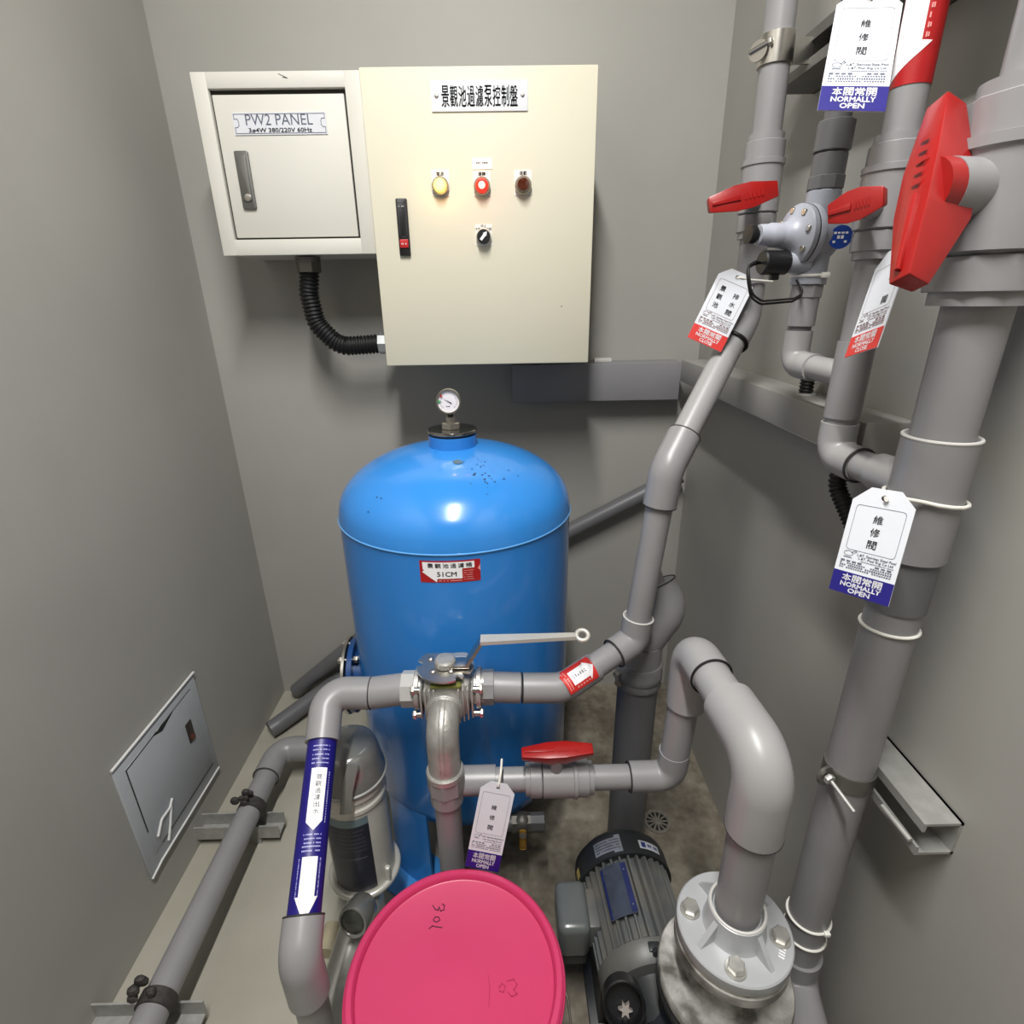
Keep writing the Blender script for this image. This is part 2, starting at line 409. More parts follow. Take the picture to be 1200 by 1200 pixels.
def pilot(u, v, kind, txt, pl_h, uo):
    f = onC(u, v)
    lp = mk('indicator_lamp', G().prism(rrect(-.019, -.018, .019, pl_h, .001), f, .0012), M_LBL, cp, {'yellow': 'lit yellow pilot lamp on white plate', 'red': 'lit red pilot lamp on white plate', 'amber': 'unlit brown pilot lamp on white plate'}[kind])
    mk('lamp_lettering', D2().text(txt, 0, .0245, .0085, 1., .0001).put(f, .0016), M_INK, lp)
    mk('bezel', G().lathe([(.0185, .001), (.0185, .012), (.0165, .0145), (.0145, .0145), (.0145, .009)], f @ V((0, 0, 0)), (0, -1, 0), 36), mat('bezel_chrome', (190, 180, 160), .25, .8, var=.1), lp)
    if kind == 'yellow':
        mk('lens', G().lathe([(.0145, .009), (.0145, .019), (.012, .0225), (.006, .0235), (0, .0238)], f.translation, (0, -1, 0), 32), M_YEL, lp)
    elif kind == 'red':
        mk('lens', G().lathe([(.0145, .009), (.0145, .019), (.0125, .022), (.009, .0225)], f.translation, (0, -1, 0), 32), M_REDL, lp)
        mk('lamp_core', G().lathe([(.009, .0215), (.006, .0235), (0, .024)], f.translation, (0, -1, 0), 24), M_REDC, lp)
    else:
        mk('lens', G().lathe([(.0145, .009), (.0145, .019), (.012, .0225), (.006, .0235), (0, .0238)], f.translation, (0, -1, 0), 32), M_AMB, lp)
    return f
pilot(516.5, 219, 'yellow', '電源', .033, 0); pilot(565, 219, 'red', '運轉', .030, 0); pilot(613, 218, 'amber', '過載', .031, 0)
for (u, v, pwr, col) in ((516.5, 219, .30, (1, .55, .16)), (565, 219, .10, (1, .12, .06))):   # glow of the two lit pilot lamps
    l = bpy.data.lights.new('pilot_glow', 'POINT'); l.energy = pwr*.22; l.color = col; l.shadow_soft_size = .012
    o = bpy.data.objects.new('pilot_glow', l); C.objects.link(o); o.location = P(u, v, Y=YC)+V((0, -.038, 0))
f = onC(565, 191)
lb = mk('small_plate', G().prism(rrect(-.022, -.012, .022, .010, .001), f, .001), M_LBL, cp); mk('tiny_print', D2().dashes(-.013, .013, 0, .0028, 8, 3).put(f, .0013), M_INK, lb)
f = onC(567, 278)
ss = mk('selector_switch', G().prism(rrect(-.019, -.017, .019, .026, .001), f, .0012), M_LBL, cp, 'black selector knob with white pointer')
d = D2(); d.text('手動', -.0125, .0165, .0068); d.text('停止', 0, .0225, .0068); d.text('自動', .0125, .0165, .0068); mk('switch_lettering', d.put(f, .0016), M_INK, ss)
mk('switch_bezel', G().lathe([(.018, .001), (.018, .009), (.016, .011), (0, .011)], f.translation, (0, -1, 0), 36), mat('bezel_white', (214, 210, 196), .3, .3, var=.05), ss)
kn = mk('knob', G().lathe([(.0155, .010), (.0145, .021), (.013, .0225), (0, .0225)], f.translation, (0, -1, 0), 32), M_BLACKP, ss)
mk('pointer', G().prism([(-.003, -.010), (.003, -.010), (.0032, .004), (.005, .004), (0, .0125), (-.005, .004), (-.0032, .004)], frame(f @ V((0, 0, .0226)), (0, -1, 0), (math.cos(-.7), 0, math.sin(-.7))), .003), M_WHITE, ss)
f = onC(473, 267); L_ = P(470, 233, Y=YC).z-P(475, 300, Y=YC).z
hd = mk('door_latch', G().prism(rrect(-.0125, -L_/2, .0125, L_/2, .003), f, .008, .0015), M_BLACKP, cp, 'long black latch handle with red button')
mk('latch_button', G().prism(rrect(-.0095, -L_*.36, .0095, -L_*.21, .0015), frame(f @ V((0, 0, .008)), (0, -1, 0), (1, 0, 0)), .003, .0006), mat('latch_red', (190, 40, 44), .35, var=.15), hd)
mk('latch_groove', D2().outline(rrect(-.008, -L_*.17, .008, L_*.43, .002), .0008).put(f, .0083), mat('latch_line', (70, 70, 74), .5, var=.1), hd)
mk('latch_print', D2().dashes(-.006, .006, L_*.36, .002, 6, 2).dashes(-.006, .006, -L_*.29, .004, 4, 4).put(f, .0113), M_RIM, hd)
mk('scuff_mark', D2().poly(rrect(-.0015, -.001, .0015, .001, .0005)).put(onC(658, 359), .0003), M_GAP, cp)

# ------------------------------------------------------------------ black conduit between the two cabinets
YK = 1.545
k0 = P(361, 306, Y=YK); k0.z = z0
fc = thing('flexible_conduit', 'black ribbed conduit curving from small panel into cream cabinet', 'conduit', tuple(k0))
pts = [V((k0.x, YK, z0-.03)), P(362, 345, Y=YK), P(371, 380, Y=YK), P(398, 406, Y=YK), P(430, 404, Y=YK), V((c0-.02, YK, P(440, 402, Y=YK).z))]
g = G().tube(pts, .024, bend=.06, seg=20, rf=lambda s: .0232+.0022*math.sin(s*2*math.pi/.0095), step=.0016)
mk('hose', g, M_RUBBER, fc, sharp=80)
mk('connector', G().cyl((k0.x, YK, z0), (k0.x, YK, z0-.012), .031).hexa((k0.x, YK, z0-.036), (0, 0, 1), .031, .026), mat('zinc_connector', (120, 118, 112), .4, .7, var=.15), fc, 'grey metal conduit connector')
zk = pts[-1].z
mk('connector', G().cyl((c0-.046, YK, zk), (c0+.004, YK, zk), .029, 8).cyl((c0-.02, YK, zk), (c0+.004, YK, zk), .0315, 24, ch=.001), mat('bright_connector', (196, 200, 202), .3, .8, var=.1), fc, 'silver conduit connector')

# ------------------------------------------------------------------ trunking on the back and right walls
yT = 1.607; xT = .51
tz1 = P(700, 426, Y=yT).z; tz0 = P(700, 470, Y=yT).z
tb = mk('cable_trunking', G().bx(P(600, 450, Y=yT).x, xT+.002, yT, YB, tz0, tz1, .002), M_TRUNK); tag(tb, 'grey painted metal trunking on the back wall under the cabinet', 'trunking')
rz1 = 1.198; rz0 = 1.138; ye = P(1013, 510, X=xT).y
g = G().bx(xT, XR, ye, yT-.004, rz0, rz1, .002)
tr = mk('cable_trunking', g, mat('pale_trunking_paint', (158, 156, 152), .45, var=.06, vscale=6)); tag(tr, 'pale grey trunking along the right wall behind the thin pipes', 'trunking')
mk('tape_scrap', G().bx(P(697, 421, Y=1.62).x, P(718, 417, Y=1.62).x, 1.625, 1.66, tz1, tz1+.012, .003), M_RIM, tb, 'pale scrap of tape')

# ================================================================== filter tank
TX, TY, TR = -.113, 1.157, .255
M_BLUE = mat('blue_tank_paint', (46, 128, 208), .24, var=.06, vscale=5, bump=.02, bscale=25, coat=.3)
M_DOME = mat('blue_dome_paint', (50, 132, 210), .22, var=.05, vscale=6, coat=.3)
SZ = .936
tk = thing('filter_tank', 'tall blue steel filter tank with domed top on the floor', 'tank', (TX, TY, 0))
mk('shell', G().lathe([(0, .14), (.10, .155), (.19, .19), (.245, .235), (TR, .27), (TR, .6), (TR, SZ)], (TX, TY, 0), (0, 0, 1), 96), M_BLUE, tk)
prof = [(TR+.0015, SZ-.002), (TR+.0015, SZ+.002)] + [(TR*math.cos(a), SZ+.002+.139*math.sin(a)**.92) for a in [math.radians(x) for x in range(3, 88, 4)]] + [(0, SZ+.141)]
dm = mk('dome', G().lathe(prof, (TX, TY, 0), (0, 0, 1), 96), M_DOME, tk)
mk('weld_seam', G().torus((TX, TY, SZ-.002), (0, 0, 1), TR+.0008, .0022, 96, 8), mat('pale_blue_seam', (96, 164, 226), .3, var=.1), tk)
NZ = SZ+.141
mk('neck', G().cyl((TX, TY, NZ-.02), (TX, TY, NZ+.022), .0515, 48), M_BLUE, tk)
mk('neck_gasket', G().cyl((TX, TY, NZ+.022), (TX, TY, NZ+.027), .049, 48), M_RUBBER, tk)
mk('neck_cap', G().cyl((TX, TY, NZ+.027), (TX, TY, NZ+.034), .0525, 48, ch=.001), mat('polished_steel', (190, 188, 184), .1, 1., var=.1, vscale=20), tk, 'steel cap plate')
def on_dome(u, v):
    """where the ray of a photo pixel meets the dome, and the normal there"""
    for k in range(700, 1500):
        p = P(u, v, t=k*.001); r = math.hypot(p.x-TX, p.y-TY)
        if r < TR and p.z <= SZ+.002+.139*max(1-(r/TR)**2, 0)**.46: break
    n = V(((p.x-TX)/TR**2, (p.y-TY)/TR**2, (p.z-SZ)/.139**2)).normalized()
    return p, n
rc = random.Random(11); g = G()
spots = [(rc.gauss(566, 9), rc.gauss(552, 13), rc.uniform(.5, 1.5)) for _ in range(34)] + [(511, 530, 1.2), (607, 558, 1), (400, 596, 1.3), (404, 600, 1), (442, 583, 1.4), (432, 600, 1.2), (447, 584, 1.1)]
for (u, v, k) in spots:
    p, n = on_dome(u, v); f = frame(p+n*.0012, n, (1, 0, 0)); a = .0011*k*1.25
    g.add([f @ V((a*math.cos(t_)*rc.uniform(.5, 1.7), a*math.sin(t_)*rc.uniform(.5, 1.2), 0)) for t_ in [i_*1.0472 for i_ in range(6)]], [tuple(range(6))])
ch_ = mk('paint_chips', g, mat('chip_dark', (26, 50, 84), .6, var=.2, vscale=60), tk); ch_['kind'] = 'stuff'
p, n = on_dome(537, 542); f = frame(p+n*.0012, n, (1, 0, 0))
mk('rust_spot', D2().poly([(.011*math.cos(a)*(1+.25*math.sin(5*a)), .008*math.sin(a)*(1+.2*math.cos(4*a))) for a in [i*.35 for i in range(18)]]).put(f, .0004), mat('rust_spot', (96, 100, 70), .7, var=.5, vscale=140, rgb2=(56, 112, 160)), tk, 'brown worn spot in the paint')
for ang in (236, 35, 118):
    a = math.radians(ang); lg = G(); n = 10; ins = []; hw = math.radians(13.5)
    for rr in (TR-.012, TR-.004):
        for zz in (0.008, .32):
            for k in range(n+1):
                t = a-hw+2*hw*k/n; ins.append((TX+rr*math.cos(t), TY+rr*math.sin(t), zz))
    m_ = n+1; fs = []
    for k in range(n):
        fs += [(k, k+1, m_+k+1, m_+k), (2*m_+k, 3*m_+k, 3*m_+k+1, 2*m_+k+1), (k, 2*m_+k, 2*m_+k+1, k+1), (m_+k, m_+k+1, 3*m_+k+1, 3*m_+k)]
    fs += [(0, m_, 3*m_, 2*m_), (n, 2*m_+n, 3*m_+n, m_+n)]
    lg.add(ins, fs); leg = mk('leg', lg, M_BLUE, tk)
    ff = frame((TX+(TR-.005)*math.cos(a), TY+(TR-.005)*math.sin(a), 0), (0, 0, 1), (math.cos(a), math.sin(a), 0))
    mk('foot_plate', G().prism([(-.075, -.075), (.055, -.075), (.055, .075), (-.075, .075)], ff, .009, .001), mat('pale_blue_paint', (66, 138, 206), .35, var=.1, vscale=12), leg)
    mk('bolt_hole', G().cyl(ff @ V((.032, .03, .0085)), ff @ V((.032, .03, .0096)), .008, 16), M_GAP, leg)
# side manhole on the left of the shell
mn = V((-1, -.06, 0)).normalized(); mc = V((TX, TY, .49)); mo = mc + mn*(TR-.02)
hole = mk('manhole', G().cyl(mo, mo+mn*.045, .066, 40), mat('dark_blue_paint', (22, 66, 120), .3, var=.1), tk, 'bolted side manhole with silver cover')
mk('manhole_flange', G().cyl(mo+mn*.033, mo+mn*.046, .092, 48, ch=.001), mat('dark_blue_paint', (0, 0, 0)), hole)
mk('manhole_cover', G().cyl(mo+mn*.050, mo+mn*.058, .095, 48, ch=.001), M_STEEL, hole)
for k in range(8):
    f8 = frame(mo, mn); p = f8 @ V((.08*math.cos(k*math.pi/4+.3), .08*math.sin(k*math.pi/4+.3), 0))
    mk('bolt', G().hexa(p+mn*.020, mn, .009, .012).cyl(p+mn*.02, p+mn*.068, .005, 12).hexa(p+mn*.058, mn, .009, .008), M_STEEL, hole)
# red sticker on the front
sn = P(527.5, 669, Y=.905); nrm = V((sn.x-TX, sn.y-TY, 0)).normalized(); so = V((TX, TY, sn.z)); ax = V((0, 0, 1))
sw, sh = .0565, .0225
st = mk('sticker', D2().rect(-sw, -sh, sw, sh).wrap(so, ax, nrm, TR, .0006, .004), M_DRED, tk, 'red sticker with white arrow reading 51CM')
mk('arrow_print', D2().poly([(-.051, .0195), (.0455, .0195), (.0455, .006), (.0225, .006), (.0225, -.0145), (-.024, -.0145), (-.0255, -.0215), (-.052, -.001), (-.0475, .004), (-.0505, .004)]).wrap(so, ax, nrm, TR, .0010, .004), M_WPRINT, st)
d = D2()
for i, ch in enumerate('景觀池過濾桶'): d.fit(ch, -.036+i*.0142, .0125, .0112, .0092, .0002)
d.fit('51CM', -.006, -.005, .036, .0095, .0003); mk('lettering', d.wrap(so, ax, nrm, TR, .0013, .01), M_INK, st)
d = D2()
for i in range(5): d.dashes(.025, .044, .001-.0045*i, .0018, 12, i)
d.dashes(-.022, .0225, -.0185, .0026, 14, 9); d.poly([(.0565, .012), (.0515, .004), (.0565, -.002)]); mk('tiny_print', d.wrap(so, ax, nrm, TR, .0011, .01), mat('pale_red_print', (226, 150, 146), .4, var=.1), st)

# pressure gauge on the tank
GZ = NZ+.034; gx, gy = TX-.002, TY
pg = thing('pressure_gauge', 'small round pressure gauge on top of the blue tank', 'gauge', (gx, gy, GZ))
mk('hex_bush', G().hexa((gx, gy, GZ), (0, 0, 1), .021, .013, (0, 1, 0)).hexa((gx, gy, GZ+.013), (0, 0, 1), .011, .012, (0, 1, 0)), M_STEEL, pg)
mk('stem', G().cyl((gx, gy, GZ+.02), (gx, gy, GZ+.034), .006), M_GAP, pg)
gc = V((gx-.002, gy, GZ+.058)); gn = V((.03, -1, .06)).normalized()
cs = mk('case', G().lathe([(0, -.012), (.022, -.012), (.026, -.009), (.0265, .008), (.0255, .0115), (.0225, .0115), (.0225, .004)], gc, gn, 48), M_STEEL, pg)
mk('dial', G().cyl(gc+gn*.005, gc+gn*.0078, .0226, 40), mat('dial_white', (224, 220, 226), .4, var=.03), cs, 'white dial face')
gf = frame(gc+gn*.008, gn, (1, 0, 0))
d = D2()
for k in range(25):
    a = math.radians(225-k*270/24); r0 = .0165 if k % 6 else .0150; d.seg((r0*math.cos(a), r0*math.sin(a)), (.0188*math.cos(a), .0188*math.sin(a)), .0005)
d.dashes(-.005, .006, -.010, .002, 4, 5); mk('dial_marks', d.put(gf, .0002), M_INK, cs)
mk('needle', D2().poly([(-.013, .0075), (.006, -.0045), (.007, -.0025)]).put(gf, .0014), M_INK, cs)
mk('dial_marker', D2().poly([(-.0225, .004), (-.0135, .001), (-.0225, -.003)]).put(gf, .0018), mat('green_marker', (70, 160, 100), .4, var=.1), cs)
mk('dial_marker', D2().poly([(-.019, .011), (-.011, .009), (-.015, .016)]).put(gf, .0018), mat('red_marker', (190, 60, 60), .4, var=.1), cs)

# ================================================================== valves: helpers
def red_handle(g_parent, c, e0, e1, up, wd, th, name='handle'):
    """long lozenge handle: c centre, e0/e1 its two tips, up = stem direction"""
    L = (V(e1)-V(e0)).length/2; x = (V(e1)-V(e0)).normalized(); up = (V(up)-x*V(up).dot(x)).normalized()
    f = frame(c, up, x); w0 = wd*.30; w1 = wd*.5
    bm = bmesh.new()
    top = [(-L, -w0, th*.1), (-L*.25, -w1, th*.18), (L*.25, -w1, th*.18), (L, -w0, th*.1), (L, w0, th*.1), (L*.25, w1, th*.18), (-L*.25, w1, th*.18), (-L, w0, th*.1)]
    bot = [(-L, -w0*.8, -th*.4), (-L*.2, -w1*.62, -th*.95), (L*.2, -w1*.62, -th*.95), (L, -w0*.8, -th*.4), (L, w0*.8, -th*.4), (L*.2, w1*.62, -th*.95), (-L*.2, w1*.62, -th*.95), (-L, w0*.8, -th*.4)]
    a = [bm.verts.new(p) for p in top]; b = [bm.verts.new(p) for p in bot]
    for k in range(8): bm.faces.new((a[k], a[(k+1) % 8], b[(k+1) % 8], b[k]))
    bm.faces.new(a); bm.faces.new(b[::-1])
    bmesh.ops.recalc_face_normals(bm, faces=list(bm.faces))
    bmesh.ops.bevel(bm, geom=list(bm.edges), offset=wd*.05, segments=2, affect='EDGES', profile=.5)
    bm.verts.index_update(); g = G().add([f @ v.co for v in bm.verts], [tuple(v.index for v in q_.verts) for q_ in bm.faces]); bm.free()
    h = mk(name, g, M_REDH, g_parent, 'red plastic lever handle')
    # raised rib and moulded marks on the top face
    r = G().prism([(-L*.92, -w0*.22), (-L*.1, -w1*.22), (-L*.1, w1*.22), (-L*.92, w0*.22)], frame(f @ V((0, 0, th*.12)), up, x), th*.09, th*.02)
    mk('handle_rib', r, M_REDH, h)
    d = D2(); rnd = random.Random(3)
    for k in range(5): d.poly([(L*(.02+.12*k)+.0, -w1*.25), (L*(.08+.12*k), -w1*.25), (L*(.07+.12*k), w1*.25), (L*(.03+.12*k), w1*.2)])
    mk('moulded_mark', d.put(frame(f @ V((0, 0, th*.155)), up, x), th*.02), M_REDH, h)
    return h
def ball_valve(label, c, axis, L, rb, rs, hc, e0, e1, hw, hth, stem_r, m=None, nut=True, group='red-handled ball valves'):
    m = m or M_PVC; axis = V(axis).normalized(); c = V(c)
    t = thing('ball_valve', label, 'valve', tuple(c), group)
    mk('valve_body', G().lathe([(rb*.86, -L*.26), (rb, -L*.24), (rb, L*.20), (rb*1.06, L*.21), (rb*1.06, L*.26), (rb*.9, L*.27)], c, axis, 40), m, t)
    for s in (-1, 1):
        a = c+axis*(s*L*.26); b = c+axis*(s*L*.5)
        mk('union_nut', G().cyl(a, a.lerp(b, .72), rs*1.12, 10 if nut else 40, ch=.001).cyl(a.lerp(b, .7), b, rs*.98, 36), m, t)
    up = (V(hc)-c); up = up-axis*up.dot(axis)
    c = c+axis*(V(hc)-c).dot(axis)
    mk('stem', G().cyl(c+up.normalized()*rb*.7, c+up*.80, stem_r, 28), m, t)
    h = red_handle(t, hc, e0, e1, up, hw, hth)
    mk('handle_hub', G().cyl(c+up*.72, c+up*.97, stem_r*.98, 24), M_REDH, h)
    return t
def pipe_seg(par, a, b, r, m=None, name='pipe'): return mk(name, G().cyl(a, b, r, 36), m or M_PVC, par)
def sock(par, pts, r, bend=None, m=None, name='elbow', rim=()):
    o = mk(name, G().tube(pts, r, bend, 36), m or M_PVC, par)
    for i in rim:
        p = V(pts[0 if i == 0 else -1]); qd = V(pts[1 if i == 0 else -2])
        mk('glue_ring', G().torus(p, qd-p, r-.0012, .0017, 40, 8), M_SEAM if i < 2 else M_RIM, o)
    return o
def along(a, b, d): a = V(a); b = V(b); return a + (b-a).normalized()*d

# ================================================================== three-way valve in front of the tank
YV = .83
vc = P(526, 806, Y=YV)
tv = thing('three_way_valve', 'cast steel three-way valve with long lever in front of blue tank', 'valve', tuple(vc))
bd = G(); bd.box(vc, (.088, .075, .072), .012); bd.cyl(vc+V((-.066, 0, 0)), vc+V((.066, 0, 0)), .031, 32)
bdo = mk('valve_body', bd, M_CAST, tv)
for s in (-1, 1):
    mk('port_collar', G().cyl(vc+V((s*.052, 0, 0)), vc+V((s*.061, 0, 0)), .038, 36, ch=.001), M_CAST, tv)
    for k in range(4):
        x = vc.x+s*(.022+.008*k)
        mk('rib', G().bx(x-.0018, x+.0018, vc.y-.045, vc.y+.03, vc.z-.044+.004*k, vc.z+.030, .001), M_CAST, bdo)
    for sz in (-.034, .020):
        p = vc+V((s*.046, -.030, sz)); mk('body_bolt', G().cyl(p, p+V((s*.014, 0, 0)), .006, 16).hexa(p+V((s*.012, 0, 0)), (s, 0, 0), .0085, .007), M_STEEL, tv)
mk('valve_badge', G().box(vc+V((0, -.032, .034)), (.055, .02, .006), .002), mat('olive_plate', (120, 122, 60), .5, .3, var=.25, vscale=30), tv, 'olive-stained top face')
pz = vc.z+.052; pc = V((vc.x-.003, vc.y-.004, pz))
poly = []
for k in range(72):
    a = 2*math.pi*k/72; dg = math.degrees(a); r = .052
    if 168 < dg < 184 or 318 < dg < 330 or 296 < dg < 306: r = .042
    if 20 < dg < 160: r = min(r, .036/max(math.sin(a), .3))
    poly.append((r*math.cos(a), r*.86*math.sin(a)))
pl = mk('stop_plate', G().prism(poly, frame(pc, (0, -.10, 1), (1, 0, 0)), .004), M_STEEL, tv, 'notched steel stop plate')
for (dx, dy) in ((-.02, -.018), (.012, -.018), (-.028, .014)): mk('plate_screw', G().lathe([(.005, 0), (.005, .002), (.003, .0035), (0, .0036)], pc+V((dx, dy, .0045+.1*dy)), (0, -.1, 1), 14), M_STEEL, pl)
mk('stem_post', G().cyl(pc+V((0, 0, -.03)), pc+V((0, 0, .006)), .016, 24), M_CAST, tv)
mk('stem_cap', G().lathe([(.019, 0), (.019, .010), (.016, .0135), (.006, .014), (0, .0145)], pc+V((0, 0, .004)), (0, 0, 1), 32), M_CAST, tv)
lz = pc.z+.011
l1 = V((pc.x+.045, pc.y-.004, lz)); l2 = P(565, 750, Y=YV-.006); l3 = P(676, 745.5, Y=YV-.006)
lv = mk('lever', G().bx(pc.x+.008, l1.x, pc.y-.017, pc.y+.011, lz-.005, lz, .001), M_STEEL, tv, 'long steel lever with ring end')
def bar(a, b, w0, w1, th, y):
    a = V(a); b = V(b); d_ = (b-a).normalized(); n = V((-d_.z, 0, d_.x)); vs = []
    for p, ww in ((a, w0), (b, w1)):
        for sy in (-1, 1):
            for sn in (-1, 1): vs.append(p + V((0, sy*ww/2, 0)) + n*sn*th/2)
    return G().add(vs, [(0, 1, 3, 2), (4, 6, 7, 5), (0, 4, 5, 1), (2, 3, 7, 6), (1, 5, 7, 3), (0, 2, 6, 4)])
mk('lever_neck', bar(l1-V((.004, 0, 0)), l2, .028, .022, .006, 0), M_STEEL, lv)
mk('lever_arm', bar(l2-V((.003, 0, 0)), l3, .024, .013, .007, 0), mat('zinc_lever', (205, 202, 194), .35, .45, var=.1), lv)
rc = P(682.5, 744.5, Y=YV-.006)
mk('lever_ring', G().torus(rc, (0, -.45, 1), .0105, .0042, 32, 10), mat('zinc_lever', (0, 0, 0)), lv)
# front port and cast elbow down
YE = .742
e0 = V((vc.x-.004, vc.y-.030, vc.z-.012)); ec = V((vc.x-.005, YE, vc.z-.012)); ez = P(522, 906, Y=YE).z; e1 = V((ec.x, YE, ez))
mk('front_port', G().cyl(e0+V((0, .01, 0)), e0+V((0, -.020, 0)), .034, 32, ch=.002), M_CAST, tv)
el = mk('elbow', G().tube([e0+V((0, -.012, 0)), ec, e1+V((0, 0, .004))], .0285, .036, 36, arc=14), M_CAST, tv, 'rough cast steel elbow')
for s in (-1, 1): mk('casting_line', G().tube([e0+V((s*.004, -.014, .0272)), ec+V((s*.004, -.0285, .0272)), e1+V((s*.004, -.0285, .03))], .0013, .06, 8, arc=14), M_CAST, el)
mk('elbow_collar', G().cyl(e0+V((0, -.010, 0)), e0+V((0, -.022, 0)), .0315, 36, ch=.002), M_CAST, el)
mk('elbow_collar', G().cyl(e1+V((0, 0, .012)), e1+V((0, 0, -.002)), .0335, 36, ch=.002), M_CAST, el)

# inlet pipe that drops from the elbow to the ball-valve line
YH = .765
hz = P(700, 911, Y=YH).z
ip = thing('valve_drop_pipe', 'grey pipe dropping from the cast steel elbow behind the pink lid', 'pipe', (e1.x, YE, 0))
mk('union_nut', G().cyl(e1+V((0, 0, .002)), e1+V((0, 0, -.034)), .0335, 8, ch=.0015), M_PVC, ip)
mk('socket', G().cyl(e1+V((0, 0, -.03)), e1+V((0, 0, -.062)), .030, 36, ch=.001), M_PVC, ip)
pipe_seg(ip, e1+V((0, 0, -.05)), V((e1.x, YE, .02)), .024)
mk('base_socket', G().cyl((e1.x, YE, 0), (e1.x, YE, .06), .03, 36), M_PVC, ip)

# ================================================================== discharge pipe on the left, with arrow labels
r48 = .0242
dl = thing('discharge_pipe', 'grey pipe with navy arrow labels left of the three-way valve', 'pipe', (0, 0, 0))
a0 = vc+V((-.061, 0, 0)); c1_ = P(384, 812, Y=YV); c2_ = P(351, 1122, t=.785); c3_ = V((c2_.x+.002, c2_.y, 0))
c3b = V((c2_.x+.01, c2_.y-.01, .02))
dl.location = (c2_.x, c2_.y, 0); BASE[dl] = V((c2_.x, c2_.y, 0))
mk('union_nut', G().cyl(a0, a0+V((-.026, 0, 0)), .0335, 8, ch=.0015), mat('bright_grey_pvc', (172, 172, 170), .3, var=.05), dl)
mk('socket', G().cyl(a0+V((-.022, 0, 0)), P(435, 812, Y=YV), .0292, 36, ch=.001), M_PVC, dl)
mk('glue_ring', G().torus(P(435, 812, Y=YV), (1, 0, 0), .0285, .0016), M_SEAM, dl)
sock(dl, [P(435, 812, Y=YV), c1_, along(c1_, c2_, .088)], .0296, .034)
pipe_seg(dl, along(c1_, c2_, .05), along(c2_, c1_, .03), r48)
sock(dl, [along(c2_, c1_, .048), c2_, V((c2_.x+.004, c2_.y-.004, c2_.z-.075))], .0300, .034, rim=(0,))
pipe_seg(dl, V((c2_.x+.004, c2_.y-.004, c2_.z-.06)), V((c2_.x+.004, c2_.y-.004, .0)), r48)
# navy sleeves
d1 = (c2_-c1_).normalized(); Lp = (c2_-c1_).length
s0 = .088; s1 = Lp-.048
slv = mk('arrow_label', G().cyl(c1_+d1*s0, c1_+d1*s1, r48+.0005, 40), M_NAVY, dl, 'navy label sleeve with white arrows')
up_ = -d1; mid = c1_+d1*((s0+s1)/2); hl_ = (s1-s0)/2
nr = (CAM-mid); nr = nr-d1*nr.dot(d1); nr.normalize()
sd = up_.cross(nr)*1.0
def yv(v):   # along-label coordinate of a photo row, measured on the pipe's axis
    best = None
    for k in range(0, 401):
        p = c1_+d1*(Lp*k/400); rel = p-CAM; ww = rel.dot(FW); vv = 600-F_PX*rel.dot(UP)/ww
        if best is None or abs(vv-v) < best[0]: best = (abs(vv-v), Lp*k/400)
    return (s0+s1)/2-best[1]
d = D2(); aw = .0125
d.poly([(-aw, yv(904)), (aw, yv(904)), (aw, yv(965)), (0.0, yv(976)), (-aw, yv(966))])
d.poly([(-aw*.92, yv(1006)), (aw*.92, yv(1006)), (aw*.92, yv(1052)), (aw*1.35, yv(1052)), (0, yv(1083)), (-aw*1.35, yv(1052)), (-aw*.92, yv(1052))])
mk('arrow_print', d.wrap(mid, up_, nr, r48, .0009, .002), M_WPRINT, slv)
d = D2(); d.column('景觀過濾出水', .0005, yv(914), yv(954), .0082, 1.1); mk('lettering', d.wrap(mid, up_, nr, r48, .0013, .01), M_INK, slv)
d = D2()
for k in range(5): d.dashes(-.014, .014, yv(878+5*k), .0022, 14, k+20); d.dashes(-.014, .014, yv(981+4.6*k), .0022, 14, k+30)
for k in range(20): d.rect(.0165, yv(908+3.*k), .0182, yv(909.8+3.*k)); d.rect(.0150, yv(1008+2.3*k), .0172, yv(1009.3+2.3*k)); d.rect(-.0172, yv(1008+2.3*k), -.0156, yv(1009.3+2.3*k))
mk('tiny_print', d.wrap(mid, up_, nr, r48, .0009, .01), mat('pale_blue_print', (176, 176, 226), .4, var=.05), slv)

# ================================================================== riser from the three-way valve up the right side
b0 = vc+V((.061, 0, 0)); b1 = P(660, 806, Y=YV); b2 = P(743, 750, Y=.915); b3 = P(781, 550, Y=.93); b4 = P(873, 372, Y=1.10); b5 = P(919, -22, Y=1.10)
rs = thing('riser_pipe', 'grey pipe rising diagonally from the three-way valve up the right corner', 'pipe', tuple(b2))
mk('union_nut', G().cyl(b0, b0+V((.024, 0, 0)), .0325, 8, ch=.0015), M_PVC, rs)
mk('socket', G().cyl(b0+V((.02, 0, 0)), P(610, 806, Y=YV), .0282, 36, ch=.001), M_PVC, rs)
mk('glue_ring', G().torus(P(611.5, 806, Y=YV), (1, 0, 0), .0272, .0016), M_SEAM, rs)
bx1 = along(b1, b2, .075)
sock(rs, [P(613, 806, Y=YV), b1, bx1], .0278, .06, name='bend')
pipe_seg(rs, along(b1, b2, .05), along(b2, b1, .02), r48)
sock(rs, [along(b2, b1, .052), b2, along(b2, b3, .052)], .0300, .030, rim=(0, 3))
pipe_seg(rs, along(b2, b3, .03), along(b3, b2, .03), r48)
sock(rs, [along(b3, b2, .068), b3, along(b3, b4, .075)], .0302, .05, rim=(0, 1))
pipe_seg(rs, along(b3, b4, .05), along(b4, b3, .03), r48, M_PVC_L)
sock(rs, [along(b4, b3, .060), b4, along(b4, b5, .06)], .0288, .05)
